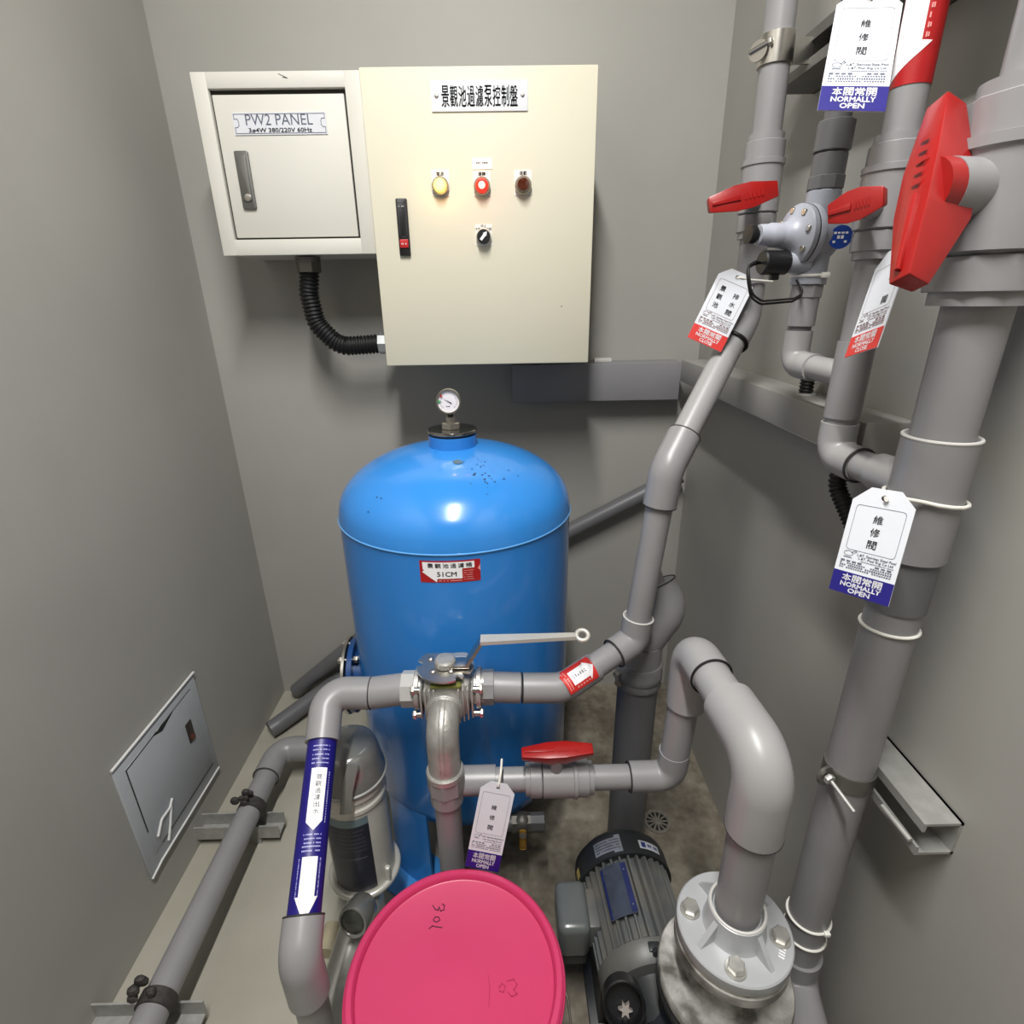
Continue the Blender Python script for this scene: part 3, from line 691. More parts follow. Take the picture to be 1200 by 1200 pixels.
mk('black_band', G().torus(along(b4, b3, .060), b3-b4, .0275, .0032, 40, 8), M_RUBBER, rs, 'black rubber band')
vz = along(b4, b5, .215)
pipe_seg(rs, along(b4, b5, .04), b4+(b5-b4)*((ZC-b4.z)/(b5.z-b4.z)), r48)
# red sticker on the bend
axs = (bx1-along(b1, b2, .0)).normalized(); om = P(676, 793, Y=.845); om = b1.lerp(b2, .18)+V((0, 0, -.004))
om = b1+(b2-b1).normalized()*.032
nr2 = CAM-om; nr2 = (nr2-axs*nr2.dot(axs)).normalized(); nr2 = (nr2+V((0, 0, .35))).normalized()
st2 = mk('sticker', D2().poly([(-.026, -.036), (.024, -.034), (.026, .032), (-.022, .034)]).wrap(om, axs, nr2, .0283, .0010, .003), M_RED_PRINT, rs, 'red sticker with white arrow')
mk('arrow_print', D2().poly([(-.0125, -.019), (.0135, -.019), (.0135, .017), (.021, .017), (.0, .032), (-.0165, .016), (-.0125, .016)]).wrap(om, axs, nr2, .0283, .0014, .003), M_WPRINT, st2)
d = D2()
for k in range(6): d.dashes(-.0028, .0028, .013-.0052*k, .0032, 3, 40+k)
mk('tiny_print', d.wrap(om, axs, nr2, .0283, .0018, .01), M_INK, st2)
d = D2(); d.dashes(-.019, .019, -.0245, .0025, 10, 5); d.dashes(-.019, .019, -.0295, .0025, 10, 6)
for k in range(5): d.rect(.017, -.015+.0065*k, .020, -.0115+.0065*k)
mk('small_print', d.wrap(om, axs, nr2, .0283, .0014, .01), mat('pale_red_print', (0, 0, 0)), st2)

hc = P(871, 231, t=.895)
ball_valve('grey ball valve with red handle on the pipe at the back corner', along(b4, b5, .215), b5-b4, .16, .034, .030, hc, P(831, 241, t=.90), P(912, 221, t=.89), .040, .026, .013)

# ================================================================== pump line: valve row, riser, flange
Yp = YH
g1 = P(787, 908, Y=Yp); g1.z = hz; g2 = P(812, 760, Y=Yp); zz_ = g2.z
g3 = P(899, 893, Z=zz_)
fz = P(862, 1083, Y=g3.y).z; g4 = V((g3.x, g3.y, fz))
pl_ = thing('pump_pipe', 'thick grey pipe bending over from the pump flange to the low red valve', 'pipe', (g3.x, g3.y, fz))
hx = e1.x
rl = .0222; rr = .0262; rb2 = .0315
mk('tee', G().cyl(V((hx+.012, Yp, hz)), V((P(581, 915, Y=Yp).x, Yp, hz)), .0268, 36), M_PVC, pl_)
pipe_seg(pl_, V((P(578, 915, Y=Yp).x, Yp, hz)), V((P(640, 910, Y=Yp).x, Yp, hz)), rl)
pipe_seg(pl_, V((P(680, 910, Y=Yp).x, Yp, hz)), V((g1.x-.03, Yp, hz)), rl)
sock(pl_, [V((P(737, 910, Y=Yp).x, Yp, hz)), V((g1.x, Yp, hz)), V((g1.x, Yp, hz+.06))], .0275, .03, rim=(0,))
pipe_seg(pl_, V((g1.x, Yp, hz+.04)), V((g2.x, Yp, zz_-.05)), rr)
sock(pl_, [V((g2.x, Yp, zz_-.115)), g2, along(g2, g3, .075)], .0335, .036, rim=(2, 1), m=M_PVC_L)
pipe_seg(pl_, along(g2, g3, .05), along(g3, g2, .04), rb2*.93, M_PVC_L)
sock(pl_, [along(g3, g2, .108), g3, along(g3, g4, .118)], .0375, .048, m=M_PVC_L, rim=(1,))
pipe_seg(pl_, along(g3, g4, .09), g4+V((0, 0, -.006)), rb2)
M_FL = mat('flange_light_grey', (176, 178, 180), .33, .15, var=.06, vscale=20)
fl = mk('flange', G().lathe([(.0805, -.020), (.0815, -.018), (.0815, -.002), (.0795, 0), (.045, 0), (.0425, .005), (.0405, .040), (.0385, .041), (.0355, .041), (.033, .034)], g4, (0, 0, 1), 64), M_FL, pl_, 'light grey bolted flange with four gussets')
mk('socket_rim', G().torus(g4+V((0, 0, .041)), (0, 0, 1), .0375, .0022, 48, 8), M_RIM, fl)
for k in range(4):
    a = math.radians(25+90*k); ff = frame(g4, V((-math.sin(a), math.cos(a), 0)), (math.cos(a), math.sin(a), 0))
    mk('gusset', G().prism([(.040, 0), (.072, 0), (.042, .034)], frame(g4+V((math.sin(a)*.004, -math.cos(a)*.004, 0)), V((-math.sin(a), math.cos(a), 0)), (math.cos(a), math.sin(a), 0)) @ Matrix.Scale(1, 4), .008) if False else
       G().add([g4+V((math.cos(a), math.sin(a), 0))*r_+V((-math.sin(a), math.cos(a), 0))*s_*.004+V((0, 0, h_)) for s_ in (-1, 1) for r_, h_ in ((.038, -.001), (.070, -.001), (.038, .036))], [(0, 2, 1), (3, 4, 5), (0, 1, 4, 3), (1, 2, 5, 4), (0, 3, 5, 2)]), M_FL, fl)
    a2 = math.radians(70+90*k); bp = g4+V((.0622*math.cos(a2), .0622*math.sin(a2), 0))
    bo = mk('flange_bolt', G().cyl(bp, bp+V((0, 0, .003)), .0145, 28, ch=.0006).hexa(bp+V((0, 0, .003)), (0, 0, 1), .0118, .011, (math.cos(a2+k), math.sin(a2+k), 0)).cyl(bp, bp-V((0, 0, .055)), .006, 12), mat('zinc_bolt', (206, 204, 198), .35, .75, var=.2, vscale=60), fl)
d = D2()
for k in range(5): d.rect(-.010+.0042*k, -.004, -.0078+.0042*k, .004)
a3 = math.radians(-35); mk('moulded_size_mark', d.put(frame(g4+V((.066*math.cos(a3), .066*math.sin(a3), 0)), (0, 0, 1), (math.cos(a3+1.57), math.sin(a3+1.57), 0)), .0006), M_WPRINT, fl)

hv = V((P(655, 905, Y=Yp).x, Yp, hz)); hcv = P(653, 880, Y=Yp-.014)
ball_valve('grey ball valve with red handle low between the tank and motor', hv, (1, 0, 0), .125, .0335, .030, hcv, hcv+V((-.064, 0, -.002)), hcv+V((.064, 0, .004)), .034, .026, .012)

# ================================================================== big drain pipe behind the riser
dp = thing('drain_standpipe', 'wide dark grey standpipe with a clamp band behind the riser', 'pipe', (.287, .995, 0))
dx, dy = .287, .995; kz = P(742, 800, Y=dy-.04).z
pipe_seg(dp, (dx, dy, 0), (dx, dy, kz+.01), .0445, M_PVC_D)
mk('clamp_sleeve', G().lathe([(.0485, -.03), (.0505, -.026), (.0485, -.012), (.051, -.008), (.051, .006), (.0485, .012), (.050, .026), (.048, .03)], (dx, dy, kz), (0, 0, 1), 48), mat('worn_grey_rubber', (124, 124, 124), .5, var=.15, vscale=30), dp, 'ribbed clamp sleeve')
mk('clamp_screw', G().hexa((dx-.05, dy-.022, kz+.012), (-.7, -.7, 0), .008, .012).cyl((dx-.052, dy-.03, kz-.01), (dx-.046, dy-.02, kz-.01), .008), M_STEEL, dp)
up1 = V((dx, dy, kz+.03)); t1 = P(757, 760, Y=dy); t2 = P(783, 722, Y=dy+.02); t3 = P(762, 655, Y=dy+.05)
sock(dp, [V((dx, dy, kz+.005)), V((dx, dy, kz+.08)), ], .046, m=M_PVC, name='coupling')
sock(dp, [V((dx, dy, kz+.06)), P(752, 752, Y=dy), P(782, 712, Y=dy+.01), P(769, 684, Y=dy+.03)], .043, .045, m=M_PVC, rim=(1,))
pipe_seg(dp, P(769, 690, Y=dy+.03), P(762, 668, Y=dy+.05), .022, M_PVC)

# sloping pipe across the back wall
yw = YB-.034
wp = thing('sloping_wall_pipe', 'slim grey pipe sloping across the back wall behind the tank', 'pipe', (.3, yw, 0))
w0_ = P(668, 622, Y=yw); w1_ = P(757, 577, Y=yw); wd_ = (w1_-w0_).normalized()
mk('pipe', G().tube([V((-.79, yw, .03)), V((-.47, yw, .30)), w0_-wd_*.12, w1_+wd_*((XR-.03-w1_.x)/wd_.x)], .026, .12, 28), M_PVC_D, wp)
# short pipe lying in the left corner
cpn = thing('corner_floor_pipe', 'short grey pipe lying on the floor in the left back corner', 'pipe', (-.75, 1.5, 0))
cA = P(326, 849, Z=.035); cB = P(392, 800, Z=.06)
mk('pipe', G().tube([cA+V((-.02, -.02, -.004)), cA, cB, cB+(cB-cA)*.5], .0285, .03, 28), M_PVC_D, cpn)

# ================================================================== low pipe along the left wall
zf = .105; xa = -.702
lp_ = thing('low_wall_pipe', 'long grey pipe on brackets low along the left wall', 'pipe', (xa, .9, 0))
ycr = 1.29
cz_ = V((xa, ycr, zf))
pipe_seg(lp_, (xa+.012, -.2, zf), (xa, ycr-.05, zf), .0305)
sock(lp_, [V((xa, ycr-.105, zf)), cz_, V((xa+.12, ycr, zf))], .0365, .045, rim=(0,))
pipe_seg(lp_, (xa+.09, ycr, zf), (-.34, ycr, zf), .0305)
rnd = random.Random(5)
for i, (u, v) in enumerate(((292, 945), (190, 1172))):
    p = P(u, v, Z=zf+.01); yb_ = p.y
    t = thing('pipe_support', ['galvanised strut support under the low pipe, nearer the corner', 'galvanised strut support under the low pipe at the photo bottom'][i], 'bracket', (xa, yb_, 0), 'strut supports of the low pipe')
    for k, dyk in enumerate((-.021, .021)):
        mk('strut_flange', G().bx(XL, -.628, yb_+dyk-.002, yb_+dyk+.002, .025, .067), M_GALV, t)
    mk('strut_web', G().bx(XL, -.63, yb_-.021, yb_+.021, .025, .029), M_GALV, t)
    mk('strut_foot', G().bx(xa-.02, xa+.02, yb_-.02, yb_+.02, 0, .025), M_GALV, t)
    mk('pipe_clamp', G().lathe([(.0325, -.014), (.0345, -.013), (.0345, .013), (.0325, .014)], (xa+.004, yb_, zf), (0, 1, 0), 32), mat('tarry_clamp', (66, 63, 60), .7, .2, var=.4, vscale=80, bump=.8, bscale=120), t, 'dirty dark clamp band')
    g = G()
    for k in range(7): g.sphere((xa+rnd.uniform(-.03, .012), yb_+rnd.uniform(-.014, .014), zf+.034+rnd.uniform(0, .022)), rnd.uniform(.006, .011), (1.2, .8, 1.1), 8)
    mk('clamp_bolt', g, mat('tarry_clamp', (0, 0, 0)), t, 'lump of dark sealant on the clamp bolt')

# ================================================================== slim pipe with the regulator (right wall)
X2, Y2 = .47, .90
top2 = P(1012, 0, X=X2); zz = lambda u, v: P(u, v, X=X2).z
p2 = thing('regulator_pipe', 'slim grey pipe above and below the white regulator on right wall', 'pipe', (X2, Y2, zz(957, 430)))
zel = zz(957, 432)
def lean(z): return V((X2+(z-1.45)*.012, Y2, z))
pipe_seg(p2, lean(zz(1000, 130)), lean(ZC), .0175, M_PVC_D)
mk('union', G().cyl(lean(zz(1004, 165)), lean(zz(1006, 128)), .0245, 10, ch=.001), M_PVC_D, p2)
mk('union', G().cyl(lean(zz(994, 214)), lean(zz(998, 196)), .0250, 8, ch=.001).cyl(lean(zz(997, 200)), lean(zz(1001, 168)), .0225, 36, ch=.0015), M_PVC_D, p2)
mk('neck', G().cyl(lean(zz(1000, 172)), lean(zz(1003, 162)), .019, 28), M_PVC_D, p2)
mk('union', G().cyl(lean(zz(965, 349)), lean(zz(966, 333)), .0235, 8, ch=.001).cyl(lean(zz(962, 384)), lean(zz(965, 347)), .0205, 36), M_PVC, p2)
pipe_seg(p2, lean(zel+.02), lean(zz(962, 370)), .017, M_PVC_D)
X3, Y3 = .478, .762
sock(p2, [lean(zz(961, 390)), lean(zel), V((X2+.003, Y2-.055, zel))], .0205, .022, m=M_PVC_L)
pipe_seg(p2, V((X2+.003, Y2-.04, zel)), V((X2+.005, Y3+.005, zel)), .0175, M_PVC_L)

# regulator body
M_REG = mat('regulator_paint', (158, 161, 171), .38, var=.05, vscale=30)
rz = zz(968, 275); rc_ = lean(rz)
rg = thing('pressure_regulator', 'pale grey pressure regulator with bolted bonnet and blue badge', 'regulator', tuple(lean(zz(966, 318))))
mk('regulator_body', G().cyl(lean(zz(966, 320)), lean(zz(985, 217)), .0235, 36, ch=.002), M_REG, rg)
ra = V((-1, -.18, .02)).normalized()
prof = [(.030, -.020), (.033, -.012), (.0335, .012), (.041, .015), (.043, .017), (.043, .024), (.0415, .026), (.042, .0275), (.0425, .0355), (.040, .038), (.027, .043), (.019, .052), (.0165, .062)]
mk('bonnet', G().lathe(prof, rc_, ra, 48), M_REG, rg)
mk('bonnet_cap', G().lathe([(.0165, .058), (.0165, .078), (.0150, .080), (.0140, .095), (.0130, .097)], rc_, ra, 32), M_REG, rg)
mk('adjusting_knob', G().lathe([(.007, .095), (.007, .102), (.0125, .103), (.0135, .108), (.0125, .113), (.006, .1135)], rc_, ra, 12), M_BLACKP, rg, 'black adjusting knob')
mk('bonnet_seam', G().torus(rc_+ra*.0268, ra, .0415, .0011, 48, 6), M_GAP, rg)
rf_ = frame(rc_, ra)
for k in range(8):
    a = k*math.pi/4+.2; p = rf_ @ V((.0345*math.cos(a), .0345*math.sin(a), .037)); mk('bonnet_bolt', G().cyl(p-ra*.004, p+ra*.006, .0042, 14, ch=.0006), M_STEEL, rg)
nb = (CAM-rc_).normalized(); bf = rc_+V((.018, -.0335, -.004)); bn = V((-.25, -1, -.02)).normalized()
bg = mk('badge', G().lathe([(.0155, 0), (.0155, .0015), (0, .0017)], bf, bn, 32), mat('blue_badge', (36, 70, 160), .3, var=.1), rg, 'round blue badge')
mk('badge_print', D2().dashes(-.010, .010, .0055, .003, 4, 1).dashes(-.005, .005, 0, .005, 2, 3).dashes(-.010, .010, -.006, .003, 4, 2).put(frame(bf+bn*.0017, bn, (1, 0, 0)), .0004), M_WPRINT, bg)
s0_ = rc_+V((-.018, -.012, -.036)); sa = V((-1, -.12, .01)).normalized()
so_ = mk('solenoid_stub', G().cyl(s0_+sa*-.004, s0_+sa*.030, .0145, 28), M_REG, rg)
mk('solenoid_coil', G().lathe([(.015, .028), (.0168, .030), (.0168, .066), (.015, .068), (0, .068)], s0_, sa, 32), M_BLACKP, rg, 'black solenoid coil')
mk('coil_plug', G().box(s0_+sa*.045+V((0, 0, -.019)), (.012, .012, .010), .002), M_BLACKP, rg)
w_a = s0_+sa*.068; zt = lean(zz(966, 327))
for k in range(2):
    o_ = V((0, .003*k, -.004*k))
    mk('wire', G().tube([w_a, w_a+V((-.010, -.002, .002))+o_, P(876, 312, Y=.80)+o_, P(881, 345, Y=.80)+o_, P(893, 353, Y=.805)+o_, P(930, 350, Y=.85)+o_, P(943, 343, Y=.875)+o_, zt+V((-.023, -.010, 0))], .0016, .02, 8), M_RUBBER, rg)
mk('collar', G().cyl(lean(zz(966, 333)), lean(zz(966, 318)), .0255, 36, ch=.001), M_REG, rg)
ct = thing('cable_tie', 'white cable tie around the pipe just below the regulator', 'cable tie', tuple(lean(zz(966, 322))))
mk('tie_band', G().torus(lean(zz(966, 322)), (0, 0, 1), .0262, .0022, 40, 8), M_TIE, ct)
mk('tie_head', G().box(lean(zz(966, 322))+V((.010, -.027, 0)), (.012, .008, .008), .002), M_TIE, ct)

# ================================================================== pipe with red valve and arrow sticker (right wall, middle)
p3 = thing('branch_pipe', 'grey wall pipe with red and white arrow sticker beside the large pipe', 'pipe', (X3, Y3, 1.18))
def l3(z): return V((X3, Y3, z))
z3c = P(985, 537, X=X3).z; z3 = lambda u, v: P(u, v, X=X3).z
YQ = .605; XQ = .50
pipe_seg(p3, l3(z3c+.02), l3(ZC), .0205)
sock(p3, [l3(z3(1003, 400)), l3(z3(996, 440)), l3(z3(990, 490))], .0232, name='tee_socket')
sock(p3, [l3(z3(990, 497)), l3(z3c), V((X3+.005, Y3-.055, z3c))], .0245, .026, m=M_PVC_L, rim=(1,))
pipe_seg(p3, V((X3+.004, Y3-.04, z3c)), V((XQ, YQ+.02, z3c)), .0205, M_PVC_L)
sock(p3, [V((X3+.012, YQ+.075, z3c)), V((XQ, YQ+.02, z3c))], .0245, m=M_PVC_L, name='branch_socket')
s_c = l3(P(1086, 40, X=X3).z); n3 = (CAM-s_c); n3.z = 0; n3.normalize()
zb, zt_ = z3(1058, 108), z3(1098, -40); hh3 = (zt_-zb)/2; mid3 = l3((zb+zt_)/2)
st3 = mk('arrow_sticker', D2().rect(-.030, -hh3, .030, hh3).wrap(mid3, (0, 0, 1), n3, .0205, .0007, .002), M_DRED, p3, 'red sticker with a white arrow')
mk('arrow_print', D2().poly([(-.026, -hh3+.004), (.004, -hh3*.45), (.0125, -hh3*.30), (.002, -hh3*.28), (.002, hh3), (-.026, hh3)]).wrap(mid3, (0, 0, 1), n3, .0205, .0011, .002), M_WPRINT, st3)
d = D2()
for k in range(10): d.dashes(.0045, .0085, -hh3*.2+k*.0085, .0052, 2, k)
mk('small_print', d.wrap(mid3, (0, 0, 1), n3, .0205, .0011, .01), mat('pale_red_print', (0, 0, 0)), st3)
hc3 = P(1002, 241, t=.640)
v3 = l3(z3(1035, 235))
ball_valve('grey ball valve with red handle right of the regulator', v3, (0, 0, 1), .135, .0315, .027, hc3, P(969, 252, t=.665), P(1035, 230, t=.615), .036, .024, .012)
mk('tape_wrap', G().lathe([(.0235, -.018), (.0245, -.014), (.0235, 0), (.025, .006), (.024, .018)], l3(z3(1022, 285)), (0, 0, 1), 32), mat('pale_tape', (196, 194, 190), .5, var=.1), p3, 'pale tape wrapped below the valve')

# black conduits near the trunking
cj = lean(zel); 
t = thing('conduit_stub', 'short black ribbed conduit entering the top of the right trunking', 'conduit', (cj.x+.04, 1.0, rz1))
cc = P(943, 462, Z=rz1); cc.x = min(max(cc.x, xT+.02), XR-.02); cc.y = P(943, 466, X=cc.x).y
mk('hose', G().tube([V((cc.x, cc.y, rz1)), V((cc.x, cc.y, rz1+.07))], .0125, rf=lambda s: .0115+.0013*math.sin(s*2*math.pi/.006), step=.0012, seg=18), M_RUBBER, t, sharp=80)
mk('hose_flange', G().cyl((cc.x, cc.y, rz1), (cc.x, cc.y, rz1+.003), .017, 24), M_RIM, t)
t.location = (cc.x, cc.y, rz1)
for ch in t.children: ch.location = V((cj.x+.04, 1.0, rz1))-V((cc.x, cc.y, rz1))
BASE[t] = V((cc.x, cc.y, rz1))
c2k = P(984, 575, X=.535)
t = thing('conduit_drop', 'black ribbed conduit dropping from the right trunking behind a tag', 'conduit', tuple(c2k))
mk('hose', G().tube([V((.545, ye+.07, rz0+.004)), c2k+V((0, .02, .01)), P(1015, 650, X=.55), P(1030, 700, X=.555)], .0125, .04, rf=lambda s: .0125+.0015*math.sin(s*2*math.pi/.007), step=.0013, seg=18), M_RUBBER, t, sharp=80)

# ================================================================== large pipe on the right
p4 = thing('main_pipe', 'thick grey main pipe with white ties close to the right edge', 'pipe', (XQ, YQ, .25))
RQ = .0318
def l4(z): return V((XQ, YQ, z))
z4 = lambda u, v: P(u, v, X=XQ).z
zbot = z4(945, 1150)
pipe_seg(p4, l4(zbot), l4(ZC), RQ)
mk('coupling', G().cyl(l4(z4(1075, 655)), l4(z4(1110, 514)), .0385, 48), M_PVC, p4)
mk('coupling_rim', G().torus(l4(z4(1110, 514)), (0, 0, 1), .0372, .0022, 48, 8), M_RIM, p4)
mk('socket', G().cyl(l4(z4(1058, 715)), l4(z4(1075, 650)), .0345, 48), M_PVC_D, p4)
sock(p4, [l4(zbot+.028), l4(zbot-.045), V((XQ-.02, YQ-.10, zbot-.05)), V((XQ-.06, .2, zbot-.06))], .0375, .04)
mk('pipe_tail', G().tube([V((XQ-.02, YQ-.10, zbot-.05)), V((XQ-.08, 0, zbot-.07)), V((XQ-.08, -.05, 0.02))], .0318, .05), M_PVC, p4)
for i, (u, v, lab) in enumerate(((1045, 735, 'white cable tie around the main pipe below the blue tag'), (962, 1100, 'upper of two white cable ties low on the main pipe'), (958, 1124, 'lower of two white cable ties low on the main pipe'))):
    zt4 = z4(u, v); t = thing('cable_tie', lab, 'cable tie', tuple(l4(zt4)), 'cable ties on the main pipe')
    mk('tie_band', G().torus(l4(zt4), (0.02, .05, 1), RQ+.0014, .0022, 48, 8), M_TIE, t)
    if i == 1: mk('tie_head', G().box(l4(zt4)+V((.012, -RQ-.002, .003)), (.010, .008, .008), .002), M_TIE, t)
zv4 = z4(1160, 238)
hc4 = P(1081, 222, t=.515)
bv4 = ball_valve('large grey valve with a long upright red handle on the main pipe', l4(zv4), (0, 0, 1), .195, .056, .047, hc4, P(1058, 318, t=.505), P(1103, 108, t=.525), .037, .050, .0275, nut=True)
mk('moulded_mark', D2().text('S', 0, .005, .009).text('C', .003, -.005, .009).put(frame(l4(zv4)+V((-.0198, -.0528, .004)), (-.35, -.936, 0), (.936, -.35, 0)), .0012), M_PVC_L, bv4)

# strut, clamp on the right wall near the floor
zb0 = .672; zb1 = .728
t = thing('wall_bracket', 'galvanised channel bracket on right wall clamping the main pipe', 'bracket', (.56, .56, zb0))
xb = .533; yb0, yb1 = .50, .66
mk('channel_web', G().bx(XR-.004, XR+.002, yb0, yb1, zb0, zb1), M_GALV, t)
mk('channel_flange', G().bx(xb, XR+.002, yb0, yb1, zb1-.004, zb1), M_GALV, t)
mk('channel_flange', G().bx(xb, XR+.002, yb0, yb1, zb0, zb0+.004), M_GALV, t)
for z_ in (zb0+.004, zb1-.014): mk('channel_lip', G().bx(xb, xb+.004, yb0, yb1, z_, z_+.010), M_GALV, t)
zc_ = (zb0+zb1)/2+.01
cl = mk('clamp_band', G().lathe([(RQ+.0005, -.013), (RQ+.0025, -.013), (RQ+.0025, .013), (RQ+.0005, .013)], l4(zc_), (0, 0, 1), 48), mat('grey_clamp', (128, 126, 120), .4, .7, var=.1), t)
ea = l4(zc_)+V((-RQ-.006, -.008, .004))
mk('clamp_ear', G().lathe([(.015, -.002), (.015, .002), (0, .002)], ea+V((-.004, -.004, 0)), (.35, -1, .1), 24), mat('grey_clamp', (0, 0, 0)), cl)
mk('clamp_bolt', G().hexa(ea+V((-.003, -.007, 0)), (.3, -1, -.1), .008, .007).cyl(ea+V((0, -.012, -.002)), ea+V((.014, -.05, -.018)), .003, 12), M_GALV, cl)
pA = P(1034, 944, X=.522); mk('threaded_rod', G().cyl(pA, P(1067, 985, X=.528), .0038, 14), M_GALV, t)

# upper strut with clamps on the right wall
xs = .512; zs0 = P(925, 98, X=xs).z; 
zs1 = zs0+.055
t = thing('strut_channel', 'long galvanised strut channel high along the right wall behind pipes', 'bracket', (.55, .8, zs0))
ys0, ys1 = .66, 1.215
M_ST2 = mat('dull_strut', (120, 118, 114), .5, .5, var=.15, vscale=20)
mk('strut_web', G().bx(XR-.003, XR, ys0, ys1, zs0, zs1), M_ST2, t)
mk('strut_flange', G().bx(xs, XR, ys0, ys1, zs0, zs0+.004), M_ST2, t)
mk('strut_flange', G().bx(xs, XR, ys0, ys1, zs1-.004, zs1), M_ST2, t)
for z_ in (zs0+.004, zs1-.016): mk('strut_lip', G().bx(xs, xs+.004, ys0, ys1, z_, z_+.012), M_ST2, t)
tcl = (P(908, 60, Y=1.10).z-b4.z)/(b5.z-b4.z); p1c = b4.lerp(b5, tcl)
t = thing('pipe_clamp', 'shiny stainless pipe clamp on the pipe at the back corner', 'clamp', tuple(p1c))
dirp = (b5-b4).normalized()
cl = mk('clamp_band', G().lathe([(r48+.0003, -.021), (r48+.003, -.021), (r48+.003, .021), (r48+.0003, .021)], p1c, dirp, 48), M_STEEL, t)
mk('clamp_arm', G().bx(p1c.x+.022, xs+.004, p1c.y-.003, p1c.y+.003, p1c.z-.018, p1c.z+.018), M_STEEL, t)
ce = p1c+V((-.036, -.004, -.002))
mk('clamp_ear', G().lathe([(.015, -.0018), (.015, .0018), (0, .0018)], ce+V((.004, -.004, 0)), (-.75, -.65, .05), 28), M_STEEL, t)
mk('clamp_screw', G().cyl(ce+V((-.008, .004, 0)), ce+V((.016, -.022, .008)), .003, 12).hexa(ce+V((.012, -.019, .006)), (.65, -.7, .2), .006, .006), M_STEEL, t)
t = thing('pipe_clamp', 'dark clamp on the slim pipe behind the topmost blue tag', 'clamp', tuple(lean(zs0+.02)))
mk('clamp_band', G().lathe([(.0178, -.014), (.021, -.014), (.021, .014), (.0178, .014)], lean(zs0+.02), (0, 0, 1), 32), mat('dark_clamp', (50, 50, 52), .5, .4, var=.1), t)
mk('clamp_arm', G().bx(X2+.018, xs+.004, Y2-.003, Y2+.003, zs0+.008, zs0+.03), mat('dark_clamp', (0, 0, 0)), t)
t = thing('pipe_clamp', 'dark clamp on the stickered wall pipe at the strut channel', 'clamp', (X3, Y3, zs0+.02))
mk('clamp_band', G().lathe([(.0208, -.014), (.024, -.014), (.024, .014), (.0208, .014)], l3(zs0+.02), (0, 0, 1), 32), mat('dark_clamp', (0, 0, 0)), t)
mk('clamp_arm', G().bx(X3+.021, xs+.004, Y3-.003, Y3+.003, zs0+.008, zs0+.03), mat('dark_clamp', (0, 0, 0)), t)

